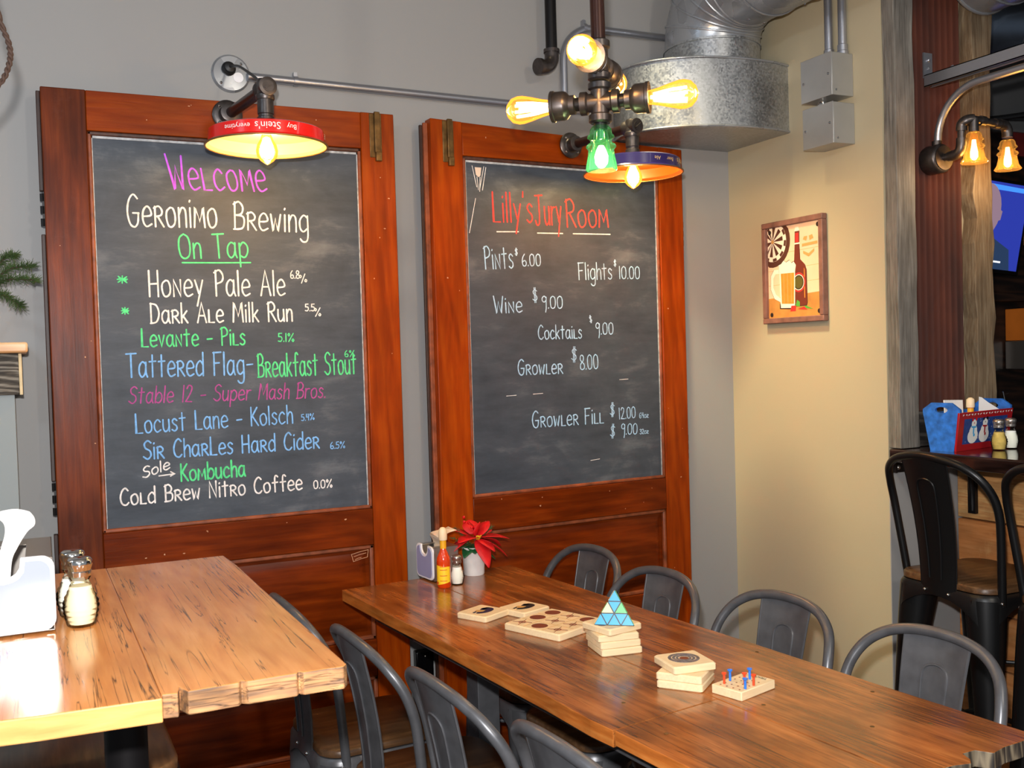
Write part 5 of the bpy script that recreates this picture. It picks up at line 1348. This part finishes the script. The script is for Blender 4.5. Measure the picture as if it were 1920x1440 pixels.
br = obj('wall_bracket', mb, M['ironblack'], t)
mb = MB(); mb.ball((2.622-bx_, PY-.013-by_, 1.062), .008, 10); mb.ball((2.66-bx_, PY-.013-by_, 1.062), .008, 10); obj('bolt_head', mb, M['steel'], br)

# ---- painted caddy
t = thing('painted_caddy', 'blue wooden caddy with a red front painted with two snowmen on the bar', 'caddy', (2.800, 2.345, CZ), R(10))
hx, hy = .152, .046
def endplate(sx):
    ring = [(-.040, 0), (.040, 0), (.062, .098), (.062, .108), (.034, .125), (-.034, .125), (-.062, .108), (-.062, .098)]
    mb = MB(); x0, x1 = sx*hx-.005, sx*hx+.005
    hole = [(.022*math.cos(a), .132+.010*math.sin(a)) for a in [2*PI*k/16 for k in range(16)]]
    # outline and handle slot
    ring = [( .040, 0), (.064, .122), (.064, .134), (.034, .155), (-.034, .155), (-.064, .134), (-.064, .122), (-.040, 0)]
    from mathutils.geometry import tessellate_polygon
    P3 = [[Vector((0, y, z)) for y, z in ring], [Vector((0, y, z)) for y, z in hole[::-1]]]
    flat = ring+hole[::-1]; n = len(flat)
    tr = tessellate_polygon(P3)
    mb.v = [(x0, y, z) for y, z in flat]+[(x1, y, z) for y, z in flat]
    for a in tr: mb.quad(list(a)); mb.quad([i+n for i in reversed(a)])
    k = len(ring)
    for i in range(k): mb.quad([i, (i+1) % k, n+(i+1) % k, n+i])
    m_ = len(hole)
    for i in range(m_): mb.quad([k+i, k+(i+1) % m_, n+k+(i+1) % m_, n+k+i])
    return obj('end_panel', mb, M['bluecaddy'], t, smooth=0)
endplate(-1); endplate(1)
def slab(y_b, y_t, z0, z1, th_, m_, name, xx=hx+.004):
    mb = MB(); mb.prism([(-xx, y_b, z0), (xx, y_b, z0), (xx, y_b+th_, z0), (-xx, y_b+th_, z0)], [(-xx-.006, y_t, z1), (xx+.006, y_t, z1), (xx+.006, y_t+th_, z1), (-xx-.006, y_t+th_, z1)])
    return obj(name, mb, m_, t, bevel=.001)
fp = slab(-.048, -.066, 0, .124, .007, M['redpaint'], 'front_panel')
slab(.041, .059, 0, .120, .007, M['bluecaddy'], 'back_panel', hx-.006)
obj('bottom', MB().box(-hx+.006, hx-.006, -.040, .040, .001, .008), M['bluecaddy'], t)
def fq(u_, v_, l=0): return (u_, -.048-.018*v_/.092-.0005-.0003*l, v_*1.348)
mb = MB(); mb.poly([fq(-.128, .016), fq(.128, .016), fq(.130, .076), fq(-.130, .076)]); obj('painted_night_sky', mb, M['nightblue'], fp, smooth=0)
def blob(cx_, cz_, rx, rz, l, n=18): return [fq(cx_+rx*math.cos(2*PI*k/n), cz_+rz*math.sin(2*PI*k/n), l) for k in range(n)]
for cx_, hat, name in ((-.072, M['pz_blue'], 'painted_snowman'), (-.006, M['redpaint'], 'painted_snowman')):
    mb = MB(); mb.cur = 0
    mb.poly(blob(cx_, .034, .030, .018, 1)); mb.poly(blob(cx_, .047, .022, .014, 2)); mb.poly(blob(cx_, .064, .0145, .0095, 3))
    mb.cur = 1; mb.poly([fq(cx_-.014, .058, 4), fq(cx_+.014, .057, 4), fq(cx_+.013, .053, 4), fq(cx_-.013, .054, 4)]); mb.poly([fq(cx_-.004, .055, 4), fq(cx_+.004, .055, 4), fq(cx_+.005, .040, 4), fq(cx_-.002, .038, 4)]); mb.poly(blob(cx_+.006, .036, .005, .004, 4, 8))
    mb.cur = 2; mb.poly(blob(cx_, .065, .0022, .002, 5, 8)); mb.poly(blob(cx_+.010, .074, .006, .004, 4, 8)); mb.poly(blob(cx_-.010, .073, .005, .004, 4, 8))
    obj(name, mb, [M['snow'], hat, M['berry'] if name and cx_ < -.03 else M['ironblack']], fp, smooth=0)
mb = MB(); rr = random.Random(2)
for k in range(18):
    u_ = -.145+k*.017; mb.poly([fq(u_+rr.uniform(-.002, .002), .083+.004*(k % 2), 2), fq(u_+.009, .086-.003*(k % 2), 2), fq(u_+.010, .088, 2), fq(u_+.002, .087, 2)])
for k in range(40):
    u_, v_ = rr.uniform(-.12, .12), rr.uniform(.02, .074); mb.poly(blob(u_, v_, .0012, .0012, 1, 6))
obj('painted_snow', mb, M['snow'], fp, smooth=0)
for (x, rz, lb, tl) in ((2.742, 14, 'white napkins standing in the left of the painted caddy', .10), (2.90, -20, 'white napkin leaning at the right of the painted caddy', .35)):
    mb = MB()
    for k in range(3): mb.prism([(-.045, k*.004, 0), (.045, k*.004, 0), (.045, k*.004+.003, 0), (-.045, k*.004+.003, 0)], [(-.050+.01*k, k*.006+.01, .150), (.042, k*.006+.006, .165-tl*.15), (.042, k*.006+.009, .165-tl*.15), (-.050+.01*k, k*.006+.013, .150)])
    o = tag(obj('paper_napkin', mb, M['paper'], None, smooth=0), lb, 'napkin'); o.location = (x, 2.345, CZ+.0085); o.rotation_euler = (0, R(tl*22), R(rz*.4))
t = thing('sauce_bottle', 'bottle with wooden cap and gold neck standing in the painted caddy', 'bottle', (2.800, 2.335, CZ+.0085))
obj('glass_body', MB().lathe([(.0001, 0), (.019, 0), (.0205, .004), (.0205, .070), (.010, .098), (.0085, .110), (.0085, .128)], seg=20), M['chili'], t, smooth=50)
obj('neck_wrap', MB().lathe([(.0100, .098), (.0100, .122)], seg=16), M['capgold'], t)
obj('cap', MB().lathe([(.0001, .124), (.0125, .124), (.0132, .130), (.0125, .150), (.006, .156), (.0001, .157)], seg=16, cap0=False, cap1=False), M['capwood'], t, smooth=60)
shaker('pepper_shaker', 'ribbed shaker of yellow seasoning in front of the painted caddy', (2.795, 2.225, CZ), .100, M['amberseason'], M['steel'])
shaker('salt_shaker', 'shaker of white salt at the right end of the painted caddy', (2.862, 2.235, CZ), .100, M['salt'], M['steel'])

# ---- strut and twin insulator light
t = thing('strut_channel', 'slotted steel strut channel running out from the corrugated steel over the bar', 'strut', (2.775, PY-.0275, 2.33))
mb = MB()
mb.box(-.020, .020, -2.0, -.002, .036, .039); mb.box(-.020, -.017, -2.0, -.002, 0, .039); mb.box(.017, .020, -2.0, -.002, 0, .039); mb.box(-.020, -.010, -2.0, -.002, 0, .003); mb.box(.010, .020, -2.0, -.002, 0, .003)
obj('channel', mb, M['zinc'], t)
mb = MB(); mb.box(-.020, .020, -.002, .003, .03, .115); mb.ball((0, -.003, .09), .007, 10); mb.ball((0, -.003, .062), .005, 8)
obj('wall_bracket', mb, M['zinc'], t)
mb = MB(); mb.ball((0, -.10, .042), .007, 8); mb.ball((0, -.45, .042), .007, 8); mb.box(-.003, .003, -1.9, -1.89, .04, 1.02); mb.box(-.003, .003, -.60, -.59, .04, 1.02)
obj('bolt', mb, M['zinc'], t)
t = thing('conduit', 'zinc conduit under the strut curving down to the round junction box', 'conduit', (2.775, PY, 2.14))
yb = -.055
pts = [(0.010, -2.0, .165), (0.010, -.30, .165)] + [(0.010, -.22+(.165)*math.sin(R(a)), .165-.16*(1-math.cos(R(a)))+.0) for a in range(0, 91, 9)] + [(0.010, yb, -.01)]
obj('tube', MB().tube(pts, .0125, 14), M['zinc'], t, smooth=60)
mb = MB(); mb.tube([(0.010, -.50, .165), (0.010, -.52, .165)], .018, 14); mb.box(.0, .02, -.518, -.502, .165, .195); obj('clamp', mb, M['chrome'], t)
t = thing('twin_insulator_light', 'pipe light with two honey glass insulators on the corrugated steel', 'wall lamp', (2.775, PY-.0245, 2.085))
mb = MB(); mb.lathe([(.046, 0), (.048, .006), (.048, .055), (.044, .060), (.040, .062), (.040, .066), (.0001, .067)], axis=(0, -1, 0), seg=30, cap1=False); mb.lathe([(.016, .040), (.016, .060)], (0, -.035, 0), (0, 0, 1), 14)
obj('junction_box', mb, M['iron'], t, smooth=40)
yo = -.150; xo = .030
mb = MB()
mb.tube([(.0, -.064, 0), (.0, -.095, 0)], .0125, 14); mb.tube([(.0, -.082, 0), (.0, -.10, 0)], .016, 14)
mb.tube(catmull([(.0, -.095, 0), (.0, -.120, .004), (.0, -.132, .02), (.0, -.134, .05)], 5), .017, 14)
mb.tube([(.0, -.134, .04), (.0, -.134, .080)], .0125, 14)
mb.tube(catmull([(.0, -.134, .074), (.0, -.137, .094), (.006, -.150, .104), (.024, -.162, .106)], 5), .0175, 14)
mb.tube([(.020, -.162, .106), (.160, -.162, .098)], .0125, 14); mb.tube([(.052, -.162, .104), (.072, -.162, .103)], .0165, 14); mb.tube([(.120, -.162, .100), (.140, -.162, .099)], .0165, 14)
mb.tube(catmull([(.145, -.162, .099), (.168, -.162, .096), (.180, -.162, .082), (.181, -.162, .058)], 5), .0175, 14)
mb.tube([(.022, -.163, .108), (.022, -.163, .066)], .0155, 14)
obj('pipe_arm', mb, M['iron'], t, smooth=50)
for (x, y, z, lb) in ((.022, -.163, .070, ''), (.181, -.162, .056, '')):
    g = obj('glass_insulator', insulator(MB(), .98, .043), M['amberglass'], t, smooth=60)
    for v in g.data.vertices: v.co += Vector((x, y, z-.004))
    obj('bulb', MB().lathe([(.006, -.030), (.008, -.05), (.012, -.070), (.012, -.085), (.006, -.094), (.0001, -.096)], (x, y, z), seg=14, cap1=False), M['corewhite'], g, smooth=70)
    point_light('bar_bulb_light', Vector((2.775, PY-.02, 2.085))+Vector((x, y, z-.112)), 0.7, (1.0, .66, .34), .02)

# ------------------------------------------------------------------ behind the bar
t = thing('television', 'wall television with a blue picture behind the barn wood post', 'television', (3.98, WY-.045, 2.015), R(-6))
t.rotation_euler = (R(8), R(5), R(-4))
obj('case', MB().box(-.36, .285, -.0, .03, -.215, .215), M['tvblack'], t, bevel=.004)
scn = obj('screen', MB().box(-.348, .268, -.002, .0, -.195, .200), M['tvscreen'], t)
mb = MB(); mb.poly([(-.348, -.0024, .165), (.264, -.0024, .165), (.264, -.0024, .185), (-.348, -.0024, .195)]); obj('bright_band', mb, M['tvband'], scn, smooth=0, fixn=False)
mb = MB(); mb.poly([(.0+.085*math.cos(a)+.03, -.0025, .07+.12*math.sin(a)) for a in [2*PI*k/24 for k in range(24)]]); mb.poly([(-.06, -.0025, .0), (.09, -.0025, .0), (.08, -.0025, -.10), (-.05, -.0025, -.10)]); mb.poly([(.105, -.0025, .08), (.125, -.0025, .07), (.12, -.0025, .03), (.105, -.0025, .025)])
obj('picture_of_head', mb, M['tvface'], scn, smooth=0, fixn=False)
mb = MB(); mb.poly([(-.25, -.0027, -.07), (.06, -.0027, -.04), (.20, -.0027, -.10), (.22, -.0027, -.195), (-.30, -.0027, -.195)]); obj('picture_of_jacket', mb, M['tvdark'], scn, smooth=0, fixn=False)
mb = MB(); mb.box(.07, .16, -.0032, -.0030, -.165, -.157); obj('caption', mb, M['tvwhite'], scn, smooth=0)
obj('wall_mount', MB().box(-.08, .08, .03, .055, -.08, .08), M['ironblack'], t)
tag(obj('cabinet', MB().box(4.225, 4.75, WY-.14, WY+.02, 1.475, 1.625), M['orange'], None, bevel=.003), 'orange wooden cabinet on the bar wall at the right edge', 'cabinet')
t = thing('tap_dispenser', 'small steel dispenser hanging under the orange cabinet', 'dispenser', (4.25, WY-.10, 1.34))
obj('body', MB().box(-.035, .030, -.03, .115, 0, .134), M['steel'], t, bevel=.004)
mb = MB(); mb.ball((-.018, -.031, .11), .010, 10); mb.ball((.008, -.031, .105), .009, 10); mb.ball((.004, -.031, .02), .009, 10); obj('knob', mb, M['chrome'], t)
tag(obj('shelf_board', MB().box(4.36, 5.2, WY-.10, WY+.02, 1.93, 2.075), M['plank'], None, bevel=.003), 'lit timber beam right of the television', 'beam')
tag(obj('beam', MB().box(3.3, 5.9, WY-.04, WY+.02, 1.66, 1.70), M['darkwood'], None, bevel=.003), 'dark rail along the bar wall under the television', 'rail')
mb = MB(); mb.prism([(3.76, 3.16, 2.24), (3.79, 3.16, 2.24), (3.79, 3.17, 2.24), (3.76, 3.17, 2.24)], [(3.80, 3.16, 2.67), (3.83, 3.16, 2.67), (3.83, 3.17, 2.67), (3.80, 3.17, 2.67)])
tag(obj('wooden_brace', mb, M['orange'], None), 'orange wooden brace slanting below the dark duct', 'brace')
tag(obj('red_sign', MB().box(4.22, 4.9, WY-.01, WY+.019, 2.35, 2.47), plain('faded_red_sign', lin(96, 22, 20), .5, noise=.3, nscale=14), None), 'faded red sign high on the bar wall behind the twin light', 'sign')
mb = MB(); mb.tube(catmull([(3.70, 3.25, 2.47), (3.95, 3.20, 2.475), (4.30, 3.05, 2.52), (5.0, 2.7, 2.62)], 8), .012, 8); mb.tube(catmull([(3.70, 3.25, 2.495), (3.95, 3.21, 2.485), (4.30, 3.1, 2.49), (5.0, 2.8, 2.55)], 8), .008, 8)
tag(obj('black_cable', mb, M['cord'], None), 'black cables sagging across the bar wall above the red sign', 'cable')
t = thing('till_screen', 'black till with a tilted grey screen behind the blue caddy', 'till', (3.36, 2.30, CZ), R(-20))
mb = MB(); mb.prism([(-.17, -.10, 0), (.25, -.10, 0), (.25, .12, 0), (-.17, .12, 0)], [(-.17, .04, .30), (.25, .04, .30), (.25, .12, .30), (-.17, .12, .30)])
obj('body', mb, M['tvblack'], t, bevel=.005)
mb = MB(); mb.prism([(.0, -.082, .05), (.24, -.082, .05), (.24, -.078, .05), (.0, -.078, .05)], [(-.10, -.018, .185), (.24, -.018, .185), (.24, -.014, .185), (-.10, -.014, .185)])
obj('screen', mb, M['screengrey'], t)
t = thing('string_of_lights', 'thin silver garland wire hanging beside the brown post', 'garland', (3.10, 2.44, CZ+.0))
mb = MB(); mb.tube(catmull([(.0, 0, .0), (.004, 0, .06), (.0, 0, .12), (-.012, 0, .17)], 6), .003, 6)
for k in range(6): mb.tube([(.0, 0, .02+.028*k), (.014, -.004, .024+.028*k)], .0012, 5)
obj('wire', mb, M['chrome'], t)

# ------------------------------------------------------------------ fireplace on the left
MX = 0.0
t = thing('fireplace_mantel', 'pale pine mantel shelf on a grey sawn beam at the left edge', 'mantel', (-.6, 3.17, 0))
obj('shelf', MB().box(-.6, .620, -.15, .128, 1.517, 1.546), M['mantelshelf'], t, bevel=.006)
mb = MB().box(-.6, .596, -.12, .128, 1.405, 1.516); bm_ = obj('beam', mb, [M['beam'], M['beamend']], t, bevel=.002)
obj('beam_end', MB().box(.596, .604, -.121, .128, 1.404, 1.516), M['beamend'], t, bevel=.001)
obj('surround', MB().box(-.6, .583, -.105, .128, 0, 1.404), M['surround'], t)
t = thing('fir_branch', 'green fir branch sticking out over the mantel shelf', 'branch', (-.12, 3.08, 1.547))
rr = random.Random(8)
mb = MB(); mb.tube(catmull([(0, 0, .0), (.01, 0, .06), (.03, -.01, .11), (.06, -.01, .15)], 5), .005, 7); obj('stem', mb, M['twig'], t)
for tips in (((.05, -.01, .15), (.10, -.015, .196), (.158, -.02, .206)), ((.055, -.01, .15), (.10, -.01, .170), (.164, -.02, .168)), ((.05, -.01, .13), (.09, -.015, .125), (.126, -.02, .098)), ((.04, 0, .16), (.09, .0, .225), (.115, .0, .235))):
    path = catmull(tips, 8); mb = MB(); mb.cur = 0; mb.tube(path, [.0035-.0015*i/len(path) for i in range(len(path))], 6); mb.cur = 1
    for i, p in enumerate(path[1:], 1):
        d = (path[i]-path[i-1]).normalized()
        for k in range(22):
            q = Vector((rr.uniform(-1, 1), rr.uniform(-1, 1), rr.uniform(-.6, 1))).normalized()
            mb.tube([p, p+(q+d*.7).normalized()*rr.uniform(.016, .026)], [.0009, .0004], 4)
    obj('twig', mb, [M['twig'], M['needle']], t, smooth=0)
# twisted cord hanging at the top left
mb = MB(); base = catmull([(-.06, 2.0, 3.349), (-.045, 2.0, 2.7), (-.030, 2.0, 2.25), (-.012, 2.0, 2.10), (.0035, 2.0, 2.045), (.003, 2.0, 2.012), (-.013, 2.0, 1.975), (-.05, 2.0, 1.94), (-.10, 2.0, 1.96), (-.12, 2.0, 2.1), (-.11, 2.0, 2.6), (-.10, 2.0, 3.349)], 14)
for ph in (0, PI):
    mb.tube([p+Vector((.0026*math.cos(i*.8+ph), .0026*math.sin(i*.8+ph), 0)) for i, p in enumerate(base)], .0030, 6)
tag(obj('twisted_cord', mb, M['twig'], None, smooth=60), 'twisted brown cord hanging in a loop at the top left edge', 'cord')
# outlet under the long table on the strip of wall between the doors
t = thing('wall_outlet', 'black outlet box low on the wall between the two doors', 'outlet', (1.218, WY, .40))
obj('cover', MB().box(-.031, .031, -.035, -.001, -.075, .062), M['tvblack'], t, bevel=.003)
obj('screw', MB().ball((0, -.036, .045), .003, 8), M['steel'], t)
